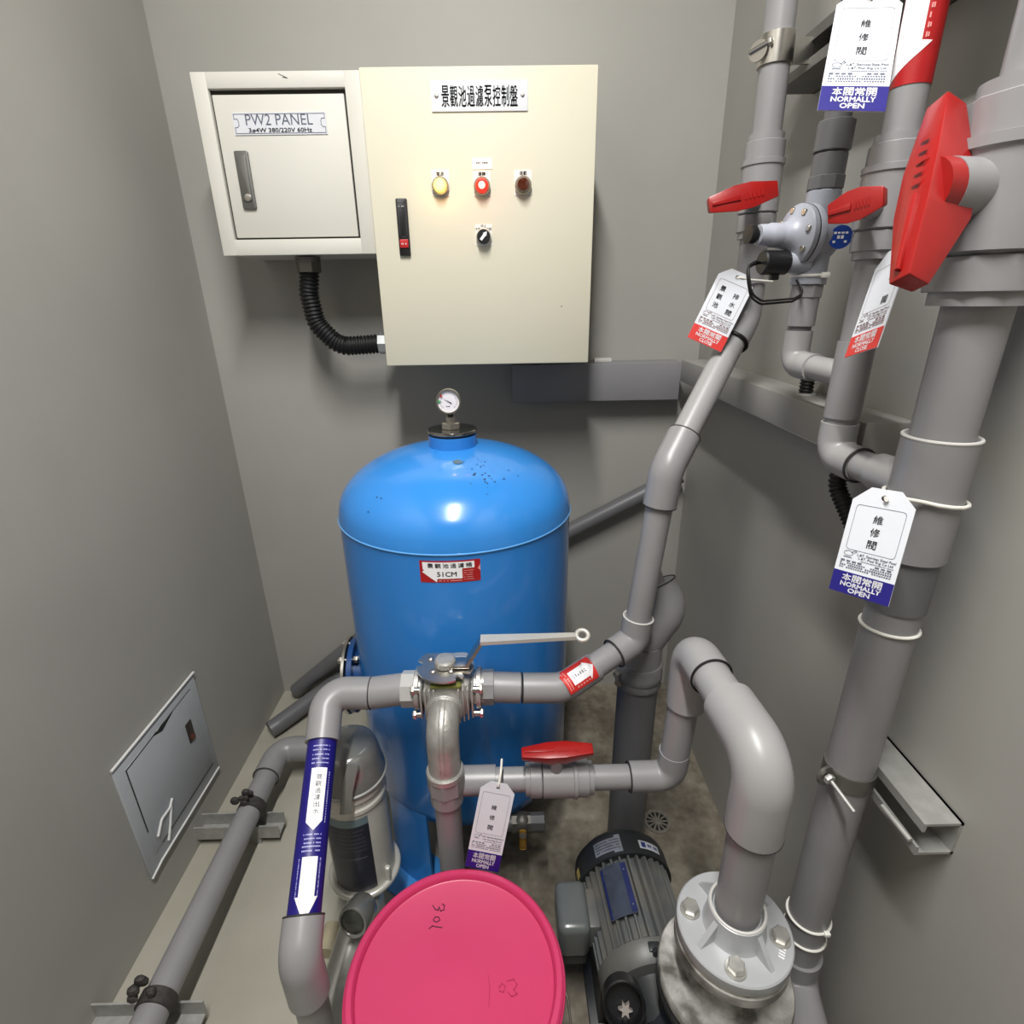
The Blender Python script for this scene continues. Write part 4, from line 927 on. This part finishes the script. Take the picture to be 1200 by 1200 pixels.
# ================================================================== hanging valve tags
def valve_tag(label, top, tt, bl, tl_, br, tr_, kind, chars, anchor=None, mirror=False, tie=True):
    T_ = P(*top, t=tt); BL = P(*bl, t=tl_); BR = P(*br, t=tr_); B = (BL+BR)/2
    y = (T_-B); Ht = y.length; y.normalize(); x = BR-BL; Wd = x.length; x = (x-y*x.dot(y)).normalized(); n = x.cross(y)
    fm = frame((T_+B)/2, n, x)
    t = thing('valve_tag', label, 'tag', tuple(T_), 'hanging plastic valve tags')
    w2, h2 = Wd/2, Ht/2; ct_ = Wd*.26; hy = h2-Wd*.16; hr = Wd*.055
    # card with a punched hole: an outline joined to the hole ring
    outer = [(-w2, -h2), (w2, -h2), (w2, h2-ct_), (w2-ct_, h2), (-w2+ct_, h2), (-w2, h2-ct_)]
    bm = bmesh.new(); N_ = 24
    ring = [(hr*math.cos(2*math.pi*k/N_), hy+hr*math.sin(2*math.pi*k/N_)) for k in range(N_)]
    def ray_out(a):
        dxx, dyy = math.cos(a), math.sin(a); best = 9
        for (ax_, ay_), (bx_, by_) in zip(outer, outer[1:]+outer[:1]):
            ex, ey = bx_-ax_, by_-ay_; den = dxx*ey-dyy*ex
            if abs(den) < 1e-9: continue
            tt_ = ((ax_)*ey-(ay_-hy)*ex)/den; ss = ((ax_)*dyy-(ay_-hy)*dxx)/den
            if tt_ > 0 and -1e-6 <= ss <= 1+1e-6: best = min(best, tt_)
        return (dxx*best, hy+dyy*best)
    angs = sorted([(2*math.pi*k/N_) for k in range(N_)] + [math.atan2(p[1]-hy, p[0]) % (2*math.pi) for p in outer])
    vs = []; fs = []
    for zz_2 in (0, .0012):
        for a in angs: vs.append((hr*math.cos(a), hy+hr*math.sin(a), zz_2))
        for a in angs: p = ray_out(a); vs.append((p[0], p[1], zz_2))
    m_ = len(angs)
    for k in range(m_):
        k2 = (k+1) % m_
        fs += [(k, k2, m_+k2, m_+k), (2*m_+k, 3*m_+k, 3*m_+k2, 2*m_+k2), (m_+k, m_+k2, 3*m_+k2, 3*m_+k), (k, 2*m_+k, 2*m_+k2, k2)]
    card = mk('card', G().add([fm @ V(v) for v in vs], fs), M_CARD, t)
    bandm = M_NAVY if kind == 'open' else M_RED_PRINT
    bh = Ht*.20; ft = lambda dd, dz: dd.put(fm, dz)
    mk('colour_band', ft(D2().rect(-w2, -h2, w2, -h2+bh), .0015), bandm, card, 'navy band' if kind == 'open' else 'red band')
    d = D2(); [d.fit(c_, Wd*(-.255+.17*i_), -h2+Ht*.152, Wd*.145, Ht*.066, Wd*.003) for i_, c_ in enumerate('本閥常開' if kind == 'open' else '本閥常關')]
    d.fit('NORMALLY', 0, -h2+Ht*.090, Wd*.66, Ht*.040, Wd*.004); d.fit('OPEN' if kind == 'open' else 'CLOSE', 0, -h2+Ht*.038, Wd*.36, Ht*.040, Wd*.004)
    mk('band_lettering', ft(d, .0019), M_WPRINT, card)
    d = D2(); d.outline(rrect(-w2*.80, -h2+Ht*.41, w2*.80, h2-Wd*.34, Wd*.06), Wd*.007)
    # small logo: a boat-like outline with a ribbon
    lx_, ly_ = -w2*.66, -h2+Ht*.372
    d.stroke([(lx_+Wd*.075*math.cos(a), ly_+Wd*.045*math.sin(a)) for a in [i*math.pi/8 for i in range(17)]], Wd*.008)
    d.stroke([(lx_+Wd*.05, ly_+Wd*.02), (lx_+Wd*.10, ly_+Wd*.07), (lx_+Wd*.13, ly_+Wd*.05), (lx_+Wd*.09, ly_+Wd*.02)], Wd*.010)
    d.rect(lx_-Wd*.07, ly_-Wd*.08, lx_+Wd*.07, ly_-Wd*.065)
    d.text('L.&T. Stainless Steel Pool', Wd*.13, -h2+Ht*.378, Wd*.062, 1.0, Wd*.0012)
    d.text('L.&T. Pool Eng Co Ltd', Wd*.13, -h2+Ht*.345, Wd*.062, 1.0, Wd*.0012)
    for k, (n_, hh_) in enumerate(((26, .018), (9, .036), (22, .028), (24, .036), (22, .026))): d.dashes(-w2*(.86 if k else .2), w2*.86, -h2+Ht*(.322-.021*k), Wd*hh_, n_, k)
    mk('small_print', ft(d, .0016), M_INKG if kind == 'open' else mat('mixed_ink', (110, 70, 70), .6, var=.3, vscale=60), card)
    d = D2()
    if isinstance(chars, str): d.column(chars, 0, h2-Ht*.28, h2-Ht*.51, Wd*.15, 1.0, Wd*.001)
    else:
        d.column(chars[0], -w2*.42, h2-Ht*.27, h2-Ht*.49, Wd*.145, 1.05, Wd*.002); d.column(chars[1], w2*.40, h2-Ht*.30, h2-Ht*.52, Wd*.145, 1.05, Wd*.002)
    mk('lettering', ft(d, .0018), M_INK, card)
    mk('eyelet', G().torus(fm @ V((0, hy, .0008)), n, hr*1.15, Wd*.012, 24, 8), M_CARD, card)
    if anchor is not None:
        hole = fm @ V((0, hy, .0006)); pts_ = [hole-n*.006]+[hole+n*.004] + [V(p) for p in anchor]
        mk('tie', G().tube(pts_, .0021, .012, 10), M_TIE, t, 'white nylon tie')
    return fm, hy, t
# on the main pipe
hb = l4(z4(1085, 590)); ring4 = []
fm, hy, t = valve_tag('white tag with navy band tied around the thick main pipe', (1040, 574), .612, (974, 684), .652, (1039, 717), .604, 'open', '維修閥')
hole = fm @ V((0, hy, .001)); R_ = .0385+.004
a0_ = math.atan2(hole.y-hb.y, hole.x-hb.x)
loop = [hole+V((.004, .012, 0))] + [V((hb.x+R_*math.cos(a0_+k), hb.y+R_*math.sin(a0_+k), hole.z-.004-.012*math.sin(k/2))) for k in [.45+i*.35 for i in range(15)]]+[hole+V((-.002, -.006, .001))]
mk('tie', G().tube(loop, .0024, .02, 10), M_TIE, t, 'white nylon tie')
# top of the slim pipe, cut by the frame
valve_tag('large white tag with navy band at the top edge of the photo', (1021, -9), .640, (957, 135), .625, (1037, 127), .610, 'open', '維修閥', [P(1015, -30, t=.66), P(1015, -45, t=.74)])
# on the low ball-valve line
valve_tag('small white tag with navy band hanging above the pink lid', (585, 917), .965, (545, 1014), .985, (584, 1022), .985, 'open', '維修閥', [P(587, 905, t=.965), P(588, 890, t=.995)])
# at the back corner valve
valve_tag('white tag with red band and two text columns under the back valve', (867, 319), .985, (805, 396), 1.0, (845, 412), .995, 'close', ('景觀池', '排水閥'), [P(880, 328, t=.985), P(905, 330, t=1.0)])
# behind the upright handle, seen at a slant
valve_tag('slanted tag with red band half hidden by the big red handle', (1052, 290), .640, (998, 405), .675, (1021, 423), .625, 'close', ('', '水閥'), [P(1058, 290, t=.67), P(1045, 270, t=.70)])

# ================================================================== pump and motor
mzc = .205; mA = V((.232, .845, mzc)); mB = V((.247, .60, mzc)); md = (mB-mA).normalized(); mR = .092
M_MOT = mat('motor_grey', (84, 87, 88), .42, var=.12, vscale=18, rgb2=(98, 96, 90), bump=.05, bscale=60)
M_MOTD = mat('motor_dark', (44, 46, 48), .4, var=.15, vscale=20)
pm = thing('pump', 'dark grey electric pump with finned motor on the floor', 'pump', (.24, .7, 0))
ff = frame(mA, md, (0, 0, 1))      # local z runs from the fan end towards the viewer, x up
mk('fan_cover', G().lathe([(0, -.012), (.055, -.012), (.082, -.006), (.0975, .010), (.1, .022), (.1, .062), (.097, .063), (.0945, .060)], mA, md, 64), M_MOTD, pm, 'dark round fan cover')
core = mk('motor_body', G().cyl(mA+md*.05, mA+md*.225, .081, 64), M_MOT, pm)
for k in range(32):
    a = 2*math.pi*k/32
    if 3.3 < a < 3.9 or 2.4 < a < 3.0 and False: continue
    rt = ff.to_3x3() @ V((math.cos(a), math.sin(a), 0)); tg = ff.to_3x3() @ V((-math.sin(a), math.cos(a), 0))
    g = G(); vs = []
    for h_ in (.056, .218):
        for r_ in (.078, .0935 if .056 == h_ else .092):
            for s_ in (-.0038, .0038): vs.append(mA+md*h_+rt*r_+tg*(s_*(1 if r_ < .08 else .55)))
    g.add(vs, [(0, 1, 3, 2), (4, 6, 7, 5), (0, 4, 5, 1), (2, 3, 7, 6), (1, 5, 7, 3), (0, 2, 6, 4)])
    mk('fin', g, M_MOT, core)
mk('end_bell', G().lathe([(.088, .212), (.093, .216), (.092, .238), (.082, .252), (.06, .256)], mA, md, 64), M_MOT, pm)
topd = ff.to_3x3() @ V((math.cos(.28), -math.sin(.28) if False else 0, 0))
bp_ = mA+md*.232+V((0, 0, .089)); mk('lifting_bolt', G().box(bp_, (.020, .016, .012), .002).hexa(bp_+V((0, -.006, .004)), (0, -1, .4), .006, .008), M_MOTD, pm)
# terminal box on the viewer's left of the motor
tbx = P(672, 1080, Y=.715); tbc = V((mA.x-.118, .712, mzc+.018))
tbo = mk('terminal_box', G().box(tbc, (.062, .100, .085), .014, seg=4), mat('box_grey', (92, 96, 96), .28, var=.06, coat=.2), pm, 'rounded grey terminal box')
mk('box_neck', G().box(tbc+V((.036, 0, 0)), (.03, .075, .06), .004), M_MOT, tbo)
mk('box_base', G().box(tbc+V((.0, 0, -.05)), (.056, .092, .04), .008), M_MOTD, tbo)
# plates on the motor
def on_motor(ang, h, R): 
    rt = ff.to_3x3() @ V((math.cos(ang), math.sin(ang), 0)); return mA+md*h, -md, rt, R
o_, ax_, n_, R_ = on_motor(.33 if False else -.30, .135, .0940)
# choose the side that faces -X (viewer's left)
lft = V((-.42, 0, 1)).normalized()
np_ = mk('nameplate', D2().rect(-.027, -.05, .027, .05).wrap(mA+md*.125, -md, lft, .0945, .0012, .004), mat('motor_plate', (72, 78, 92), .35, .3, var=.3, vscale=40), pm, 'worn navy nameplate')
mk('plate_strip', D2().rect(.016, -.047, .027, .047).rect(-.027, -.047, -.022, .047).wrap(mA+md*.125, -md, lft, .0945, .0018, .004), mat('plate_navy', (36, 44, 96), .4, .2, var=.3, vscale=50), np_)
for sx in (-.019, .021):
    for sy in (-.034, .034): mk('rivet', D2().poly(rrect(sx-.0015, sy-.0015, sx+.0015, sy+.0015, .0014)).wrap(mA+md*.125, -md, lft, .0945, .0022, .01), M_STEEL, np_)
sl = V((-.40, 0, 1)).normalized()
s1_ = mk('spec_label', D2().rect(-.030, -.019, .030, .019).wrap(mA+md*.038, -md, sl, .1, .0008, .004), mat('label_silver', (150, 154, 164), .4, .3, var=.2, vscale=60), pm, 'silver specification label')
d = D2(); d.rect(-.030, .014, .018, .019); d.rect(-.030, -.019, .012, -.0145)
for k in range(4): d.dashes(-.026, .026, .009-.006*k, .0025, 13, k+60)
mk('tiny_print', d.wrap(mA+md*.038, -md, sl, .1, .0012, .008), M_INK, s1_)
sr = V((.62, 0, 1)).normalized()
s2_ = mk('brand_label', D2().rect(-.026, -.009, .026, .009).wrap(mA+md*.042, -md, sr, .1, .0008, .004), mat('label_white', (206, 208, 214), .4, var=.05), pm, 'white maker label')
mk('label_print', D2().rect(-.021, -.006, -.011, .006).dashes(-.006, .021, 0, .0065, 5, 8).wrap(mA+md*.042, -md, sr, .1, .0012, .008), mat('label_blue', (50, 64, 130), .4, var=.1), s2_)
mk('warning_label', D2().rect(-.008, -.01, .008, .01).wrap(mA+md*.045, -md, V((-1, 0, .25)).normalized(), .1, .0008, .004), mat('label_yellow', (196, 176, 96), .5, var=.2, vscale=60), pm)
# lantern between motor and pump, with the dark window
mk('lantern', G().lathe([(.062, .25), (.060, .262), (.058, .30), (.075, .305), (.075, .325)], mA, md, 48), M_MOTD, pm)
lb_ = mA+md*.275
mk('lantern_rib', G().box(lb_+V((.045, 0, .04)), (.04, .07, .035), .004), M_MOT, pm)
mk('lantern_rib', G().box(lb_+V((.055, -.035, .02)), (.06, .06, .06), .006), M_MOT, pm)
wf = P(731, 1176, t=.895); wn = V((-.12, -.72, .75)).normalized()
mk('coupling_cup', G().lathe([(.034, -.03), (.0345, .012), (.032, .014), (.030, .012), (.029, -.024), (0, -.024)], wf, wn, 48), mat('cup_black', (26, 26, 28), .35, var=.1), pm, 'open black coupling cup')
st_ = [((.012 if k % 2 else .0055)*math.cos(k*math.pi/6), (.012 if k % 2 else .0055)*math.sin(k*math.pi/6)) for k in range(12)]
mk('coupling_star', G().prism(st_, frame(wf+wn*-.022+V((.002, -.01, -.006)), wn), .012), mat('star_grey', (150, 142, 136), .5, var=.1), pm)
# pump casing and discharge neck
px_, py_ = g4.x, g4.y
cas = mk('casing', G().lathe([(.05, -.085), (.105, -.07), (.12, -.03), (.12, .03), (.105, .06), (.05, .07)], (px_-.03, .47, .19), (0, 1, 0), 64), M_MOTD, pm)
M_ZF = mat('chipped_flange_paint', (196, 194, 190), .4, .2, var=.5, vscale=26, rgb2=(92, 90, 84))
mk('gasket', G().cyl(g4-V((0, 0, .024)), g4-V((0, 0, .020)), .080, 64), mat('gasket_white', (206, 202, 190), .6, var=.3, vscale=50, rgb2=(120, 112, 98)), pm)
df = mk('discharge_flange', G().lathe([(.080, -.046), (.0818, -.043), (.0818, -.026), (.080, -.024)], g4, (0, 0, 1), 64), M_ZF, pm, 'chipped metal flange')
for k in range(4):
    a2 = math.radians(70+90*k); bp = g4+V((.0622*math.cos(a2), .0622*math.sin(a2), -.046)); mk('flange_nut', G().hexa(bp, (0, 0, -1), .0118, .011).cyl(bp, bp-V((0, 0, .02)), .006, 12), M_STEEL, df)
mk('discharge_neck', G().lathe([(.060, -.040), (.050, -.055), (.050, -.10), (.062, -.115)], g4, (0, 0, 1), 48), M_ZF, pm)
lf = mk('lower_flange', G().lathe([(.098, -.134), (.1, -.131), (.1, -.115), (.098, -.112)], g4, (0, 0, 1), 64), M_ZF, pm, 'chipped white lower flange')
mk('lower_gasket', G().cyl(g4-V((0, 0, .139)), g4-V((0, 0, .134)), .096, 64), M_RUBBER, lf)
mk('casing_flange', G().lathe([(.06, -.30), (.06, -.17), (.098, -.160), (.1, -.157), (.1, -.142), (.098, -.139)], g4, (0, 0, 1), 64), M_MOTD, lf)
fb = G().bx(mA.x-.085, mA.x+.10, .63, .80, 0, .014, .002)
mk('foot', fb, M_MOTD, pm)
for s in (-1, 1): mk('foot_leg', G().bx(mA.x+s*.06-.008, mA.x+s*.06+.008, .64, .78, .012, .15), M_MOTD, pm)
mk('casing_foot', G().bx(px_-.09, px_+.03, .43, .52, 0, .11), M_MOTD, pm)

# ================================================================== pink-lidded bucket
bz = .41; bR = .165; bc = P(535, 1018, Z=bz); bcx = -.092; bcy = bc.y-bR+.001
bk = thing('bucket', 'white bucket with a bright pink lid in the foreground', 'bucket', (bcx, bcy, 0))
mk('pail', G().lathe([(.135, 0), (.139, .004), (.156, bz-.05), (.162, bz-.045), (.162, bz-.035), (.157, bz-.03), (.157, bz-.016), (.152, bz-.018), (0, bz-.018)], (bcx, bcy, 0), (0, 0, 1), 72), mat('pail_white', (226, 224, 220), .4, var=.03), bk, 'white plastic pail')
M_PINK = mat('pink_plastic', (192, 52, 96), .36, var=.05, vscale=6, bump=.02, bscale=30)
ld = mk('lid', G().lathe([(.160, bz-.022), (.165, bz-.020), (.1662, bz-.012), (.1655, bz-.003), (.162, bz), (.155, bz), (.152, bz-.003), (.1505, bz-.010), (.148, bz-.011), (.02, bz-.009), (0, bz-.009)], (bcx, bcy, 0), (0, 0, 1), 96), M_PINK, bk, 'bright pink plastic lid')
mk('lid_bead', G().torus((bcx, bcy, bz-.012), (0, 0, 1), .1655, .003, 96, 8), M_PINK, ld)
lz_ = bz-.0098
lf2 = frame((0, 0, lz_), (0, 0, 1), (1, 0, 0))
def L2(u, v): p = P(u, v, Z=lz_); return (p.x, p.y)
d = D2()
Z7 = lambda pts: [L2(380+x/3.158, 960+y/3.158) for x, y in pts]
d.stroke(Z7(((402, 320), (410, 334), (422, 338), (425, 326), (431, 341), (443, 336), (445, 320), (437, 315))), .0013)
d.stroke(Z7(((404, 372), (412, 362), (424, 364), (428, 374), (416, 382), (406, 378), (404, 372))), .0012)
d.stroke(Z7(((388, 406), (400, 396), (418, 400), (436, 402))), .0013)
mk('marker_writing', d.put(lf2, .0012), mat('marker_ink', (70, 16, 44), .6, var=.1), ld, 'handwritten number in marker')
d = D2()
d.stroke([L2(*p) for p in ((572, 1143), (574, 1158), (573, 1180))], .0011)
d.stroke([L2(*p) for p in ((585, 1157), (588, 1153), (592, 1156), (590, 1163), (586, 1162), (585, 1157))], .0011)
d.stroke([L2(*p) for p in ((594, 1150), (602, 1148), (606, 1154), (602, 1160), (606, 1165), (600, 1168), (595, 1163))], .0011)
mk('faint_writing', d.put(lf2, .0012), mat('faint_ink', (176, 24, 78), .6, var=.1), ld)
hpt = [V((bcx+.157, bcy+.01, bz-.045)), V((bcx+.172, bcy-.005, bz-.05)), V((bcx+.176, bcy-.04, bz-.085)), V((bcx+.16, bcy-.09, bz-.16)), V((bcx+.08, bcy-.16, bz-.20))]
mk('bail_wire', G().tube(hpt, .0022, .03, 10), M_STEEL, bk, 'thin wire bail handle')

# ================================================================== strainer canister left of the tank
kx, ky = P(408, 890, Y=.86).x, .86
kzt = P(408, 868, Y=.86).z; kzb = P(424, 1012, Y=.86).z
cn = thing('strainer_canister', 'white strainer canister with a grey dome lid beside the tank leg', 'canister', (kx, ky, 0))
M_KAN = mat('canister_white', (200, 197, 188), .35, var=.06, vscale=14)
kr = .066; zl = kzt-.085
mk('canister_body', G().lathe([(kr*.98, kzb-.03), (kr, kzb), (kr, zl-.05), (kr*1.05, zl-.046), (kr*1.05, zl-.038), (kr, zl-.034), (kr, zl-.022), (kr*1.05, zl-.018), (kr*1.05, zl-.010), (kr, zl-.004)], (kx, ky, 0), (0, 0, 1), 56), M_KAN, cn)
M_LID = mat('smoky_lid', (112, 112, 108), .18, var=.08, vscale=16, coat=.5)
lidp = [(kr*1.0, zl-.006), (kr*1.09, zl), (kr*1.1, zl+.012), (kr*1.02, zl+.03), (kr*.97, kzt-.03), (kr*.88, kzt-.012), (kr*.7, kzt-.003), (0, kzt)]
cl_ = mk('dome_lid', G().lathe(lidp, (kx, ky, 0), (0, 0, 1), 56), M_LID, cn, 'glossy smoke-grey dome lid')
mk('lid_fin', G().prism([(-.012, -.066), (.010, -.066), (.016, -.02), (.03, .035), (.01, .04), (-.006, -.01)], frame((kx+.012, ky-kr*1.02, zl+.05), (.12, -1, .25), (1, 0, 0)), .006, .002), M_LID, cl_)
mk('lid_rim', G().torus((kx, ky, zl+.006), (0, 0, 1), kr*1.1, .003, 56, 8), mat('rim_grey', (150, 150, 146), .3, var=.05), cl_)
kn_ = V((.05, -1, 0)).normalized(); ko = V((kx, ky, (kzb+zl-.05)/2-.012))
lhh = (zl-.05-kzb)/2-.016
kl = mk('canister_label', D2().rect(-.058, -lhh, .040, lhh).wrap(ko, (0, 0, 1), kn_, kr, .0006, .003), mat('label_black', (38, 40, 52), .4, var=.2, vscale=30), cn, 'dark label with pale header')
mk('label_header', D2().rect(-.058, lhh, .040, lhh+.020).wrap(ko, (0, 0, 1), kn_, kr, .0007, .003), mat('label_teal', (110, 128, 134), .4, var=.1), kl)
d = D2(); d.rect(-.048, .004, .028, .0065)
for k in range(6): d.dashes(-.05, .03, lhh-.012-.011*k, .002, 18, k+70)
mk('tiny_print', d.wrap(ko, (0, 0, 1), kn_, kr, .001, .006), mat('label_faint', (96, 98, 110), .5, var=.1), kl)
mk('clamp_ring', G().torus((kx, ky, kzb-.006), (0, 0, 1), kr+.006, .007, 56, 12), mat('ring_white', (200, 198, 190), .25, .3, var=.08), cn, 'pale clamp ring')
mk('ring_clip', G().box((kx+kr*.92, ky-.035, kzb+.012), (.012, .012, .05), .004), mat('ring_white', (0, 0, 0)), cn)
mk('canister_base', G().lathe([(.02, .12), (.045, .125), (kr*.95, kzb-.03), (kr*.98, kzb-.008)], (kx, ky, 0), (0, 0, 1), 48), M_KAN, cn)
un = V((-.25, -1, .42)).normalized(); uo = P(414, 1080, Y=.725)
mk('sight_plug', G().lathe([(.026, -.05), (.030, -.045), (.032, .0), (.030, .004), (.026, .004), (.024, 0), (0, .001)], uo, un, 40), mat('plug_silver', (150, 150, 146), .25, .6, var=.2), cn, 'round silver plug')
mk('plug_glass', G().lathe([(.0245, .0015), (.015, .005), (0, .006)], uo, un, 32), mat('plug_dark', (74, 76, 72), .12, .4, var=.3, vscale=40), cn)
mk('outlet_pipe', G().tube([V((kx, ky, .15)), V((kx+.005, ky-.06, .14)), V((kx-.02, ky-.18, .09)), V((kx-.03, ky-.30, .05))], .036, .05), mat('pale_silver_pipe', (186, 186, 180), .3, .4, var=.15, vscale=30), cn)
mk('outlet_foot', G().cyl((kx, ky, 0), (kx, ky, .13), .03, 32), M_KAN, cn)
# beige offcut on the floor
oc = mk('pipe_offcut', G().tube([P(392, 1085, Z=.025), P(383, 1118, Z=.02)], .022, seg=20), mat('beige_pipe', (176, 166, 140), .6, var=.2, vscale=30)); tag(oc, 'beige pipe offcut on the floor behind the labelled pipe', 'pipe offcut')

# ================================================================== brass drain valve under the tank
bv0 = P(612, 964, Y=.935)
bv = thing('drain_valve', 'small drain valve with a brass lever under the blue tank', 'valve', tuple(bv0))
mk('inlet_pipe', G().tube([V((TX+.02, TY-.1, bv0.z+.0)), V((TX+.02, bv0.y, bv0.z)), bv0+V((-.01, 0, 0))], .018, .03), M_PVC_D, bv)
mk('valve_body', G().cyl(bv0+V((-.025, 0, 0)), bv0+V((.020, 0, 0)), .023, 8).sphere(bv0, .026), mat('dull_valve_metal', (112, 110, 104), .45, .6, var=.2), bv)
mk('outlet_nut', G().cyl(bv0+V((.018, 0, 0)), bv0+V((.052, 0, 0)), .022, 8), M_PVC_D, bv)
mk('brass_lever', G().box(bv0+V((0, -.030, -.018)), (.017, .006, .062), .005), mat('brass_yellow', (196, 150, 60), .4, .4, var=.15, vscale=40), bv, 'yellow brass lever')
mk('stem_nut', G().hexa(bv0+V((0, -.02, .0)), (0, -1, 0), .009, .016), M_STEEL, bv)

# ================================================================== floor drain
fd = P(770, 963, Z=0); R0 = .036
dn = thing('floor_drain', 'round steel drain grate set in the concrete floor', 'drain', (fd.x, fd.y, 0))
mk('drain_rim', G().lathe([(.038, 0), (.037, .003), (.029, .003), (.0288, .0004)], (fd.x, fd.y, 0), (0, 0, 1), 40), mat('drain_steel', (150, 144, 134), .4, .15, var=.3, vscale=80), dn)
mk('drain_hole', G().cyl((fd.x, fd.y, 0), (fd.x, fd.y, .0008), .0285, 40), M_GAP, dn)
for k in range(12):
    a = k*math.pi/6; c_, s_ = math.cos(a), math.sin(a); w_ = .0022
    mk('grate_bar', G().add([(fd.x+r_*c_-j*w_*s_, fd.y+r_*s_+j*w_*c_, h_) for h_ in (.0008, .0028) for r_ in (.008, .029) for j in (-1, 1)], [(0, 1, 3, 2), (4, 6, 7, 5), (0, 4, 5, 1), (2, 3, 7, 6), (1, 5, 7, 3), (0, 2, 6, 4)]), mat('drain_steel', (0, 0, 0)), dn)
mk('drain_centre', G().cyl((fd.x, fd.y, .0008), (fd.x, fd.y, .003), .009, 24), mat('drain_steel', (0, 0, 0)), dn)

# ================================================================== access panel on the left wall
ay0, ay1, az0, az1 = .887, 1.210, .118, .450
ap = thing('access_panel', 'pale grey patched access panel low on the left wall', 'access panel', (XL, (ay0+ay1)/2, az0))
M_AP = mat('panel_pale_grey', (172, 176, 180), .5, var=.05, vscale=10)
mk('panel_frame', G().bx(XL, XL+.006, ay0, ay1, az0, az1, .0015), M_AP, ap)
mk('panel_door', G().bx(XL+.006, XL+.0075, ay0+.03, ay1-.022, az0+.045, az1-.028, .0005), M_AP, ap)
mf = frame((XL+.0077, (ay0+ay1)/2, (az0+az1)/2), (1, 0, 0), (0, 1, 0)); aw_, ah_ = (ay1-ay0)/2, (az1-az0)/2
d = D2(); d.stroke([(-aw_+.03, -.05), (-aw_+.03, ah_-.03), (-.02, ah_-.028)], .0035); d.stroke([(.03, ah_-.027), (aw_-.03, ah_-.026)], .002)
d.poly([(-.03, ah_-.030), (0, ah_-.043), (.055, ah_-.027), (0, ah_-.026)]); d.stroke([(aw_-.022, -ah_+.04), (-aw_+.06, -ah_+.045)], .003)
mk('panel_gap', d.put(mf, .0002), M_GAP, ap)
hn = mk('panel_latch', G().bx(XL+.0075, XL+.010, ay1-.085, ay1-.060, .292, .352, .001), mat('latch_dark', (78, 70, 66), .4, .5, var=.2), ap, 'dark recessed latch')
mk('latch_lock', G().cyl((XL+.010, ay1-.072, .305), (XL+.0125, ay1-.072, .305), .008, 20), mat('latch_copper', (120, 66, 48), .4, .4, var=.2), hn)
mk('plaster_crack', G().tube([V((XL+.009, ay0+.05, az0+.075)), V((XL+.009, ay0+.075, az0+.100)), V((XL+.009, ay0+.11, az0+.098)), V((XL+.009, ay0+.125, az0+.112))], .003, .01, 8), mat('plaster_white', (212, 212, 210), .6, var=.05), ap)
mk('plaster_crack', G().tube([V((XL+.009, ay0+.115, az0+.098)), V((XL+.009, ay0+.095, az0+.06)), V((XL+.009, ay0+.075, az0+.03))], .003, .01, 8), mat('plaster_white', (0, 0, 0)), ap)
mk('plaster_edge', G().tube([V((XL+.006, ay0-.003, az1+.002)), V((XL+.007, ay1+.002, az1+.003))], .0032, None, 8), mat('plaster_white', (0, 0, 0)), ap)
mk('plaster_edge', G().tube([V((XL+.006, ay0, az0)), V((XL+.007, ay0+.04, az0+.008)), V((XL+.006, ay1, az0+.004))], .003, .02, 8), mat('plaster_white', (0, 0, 0)), ap)
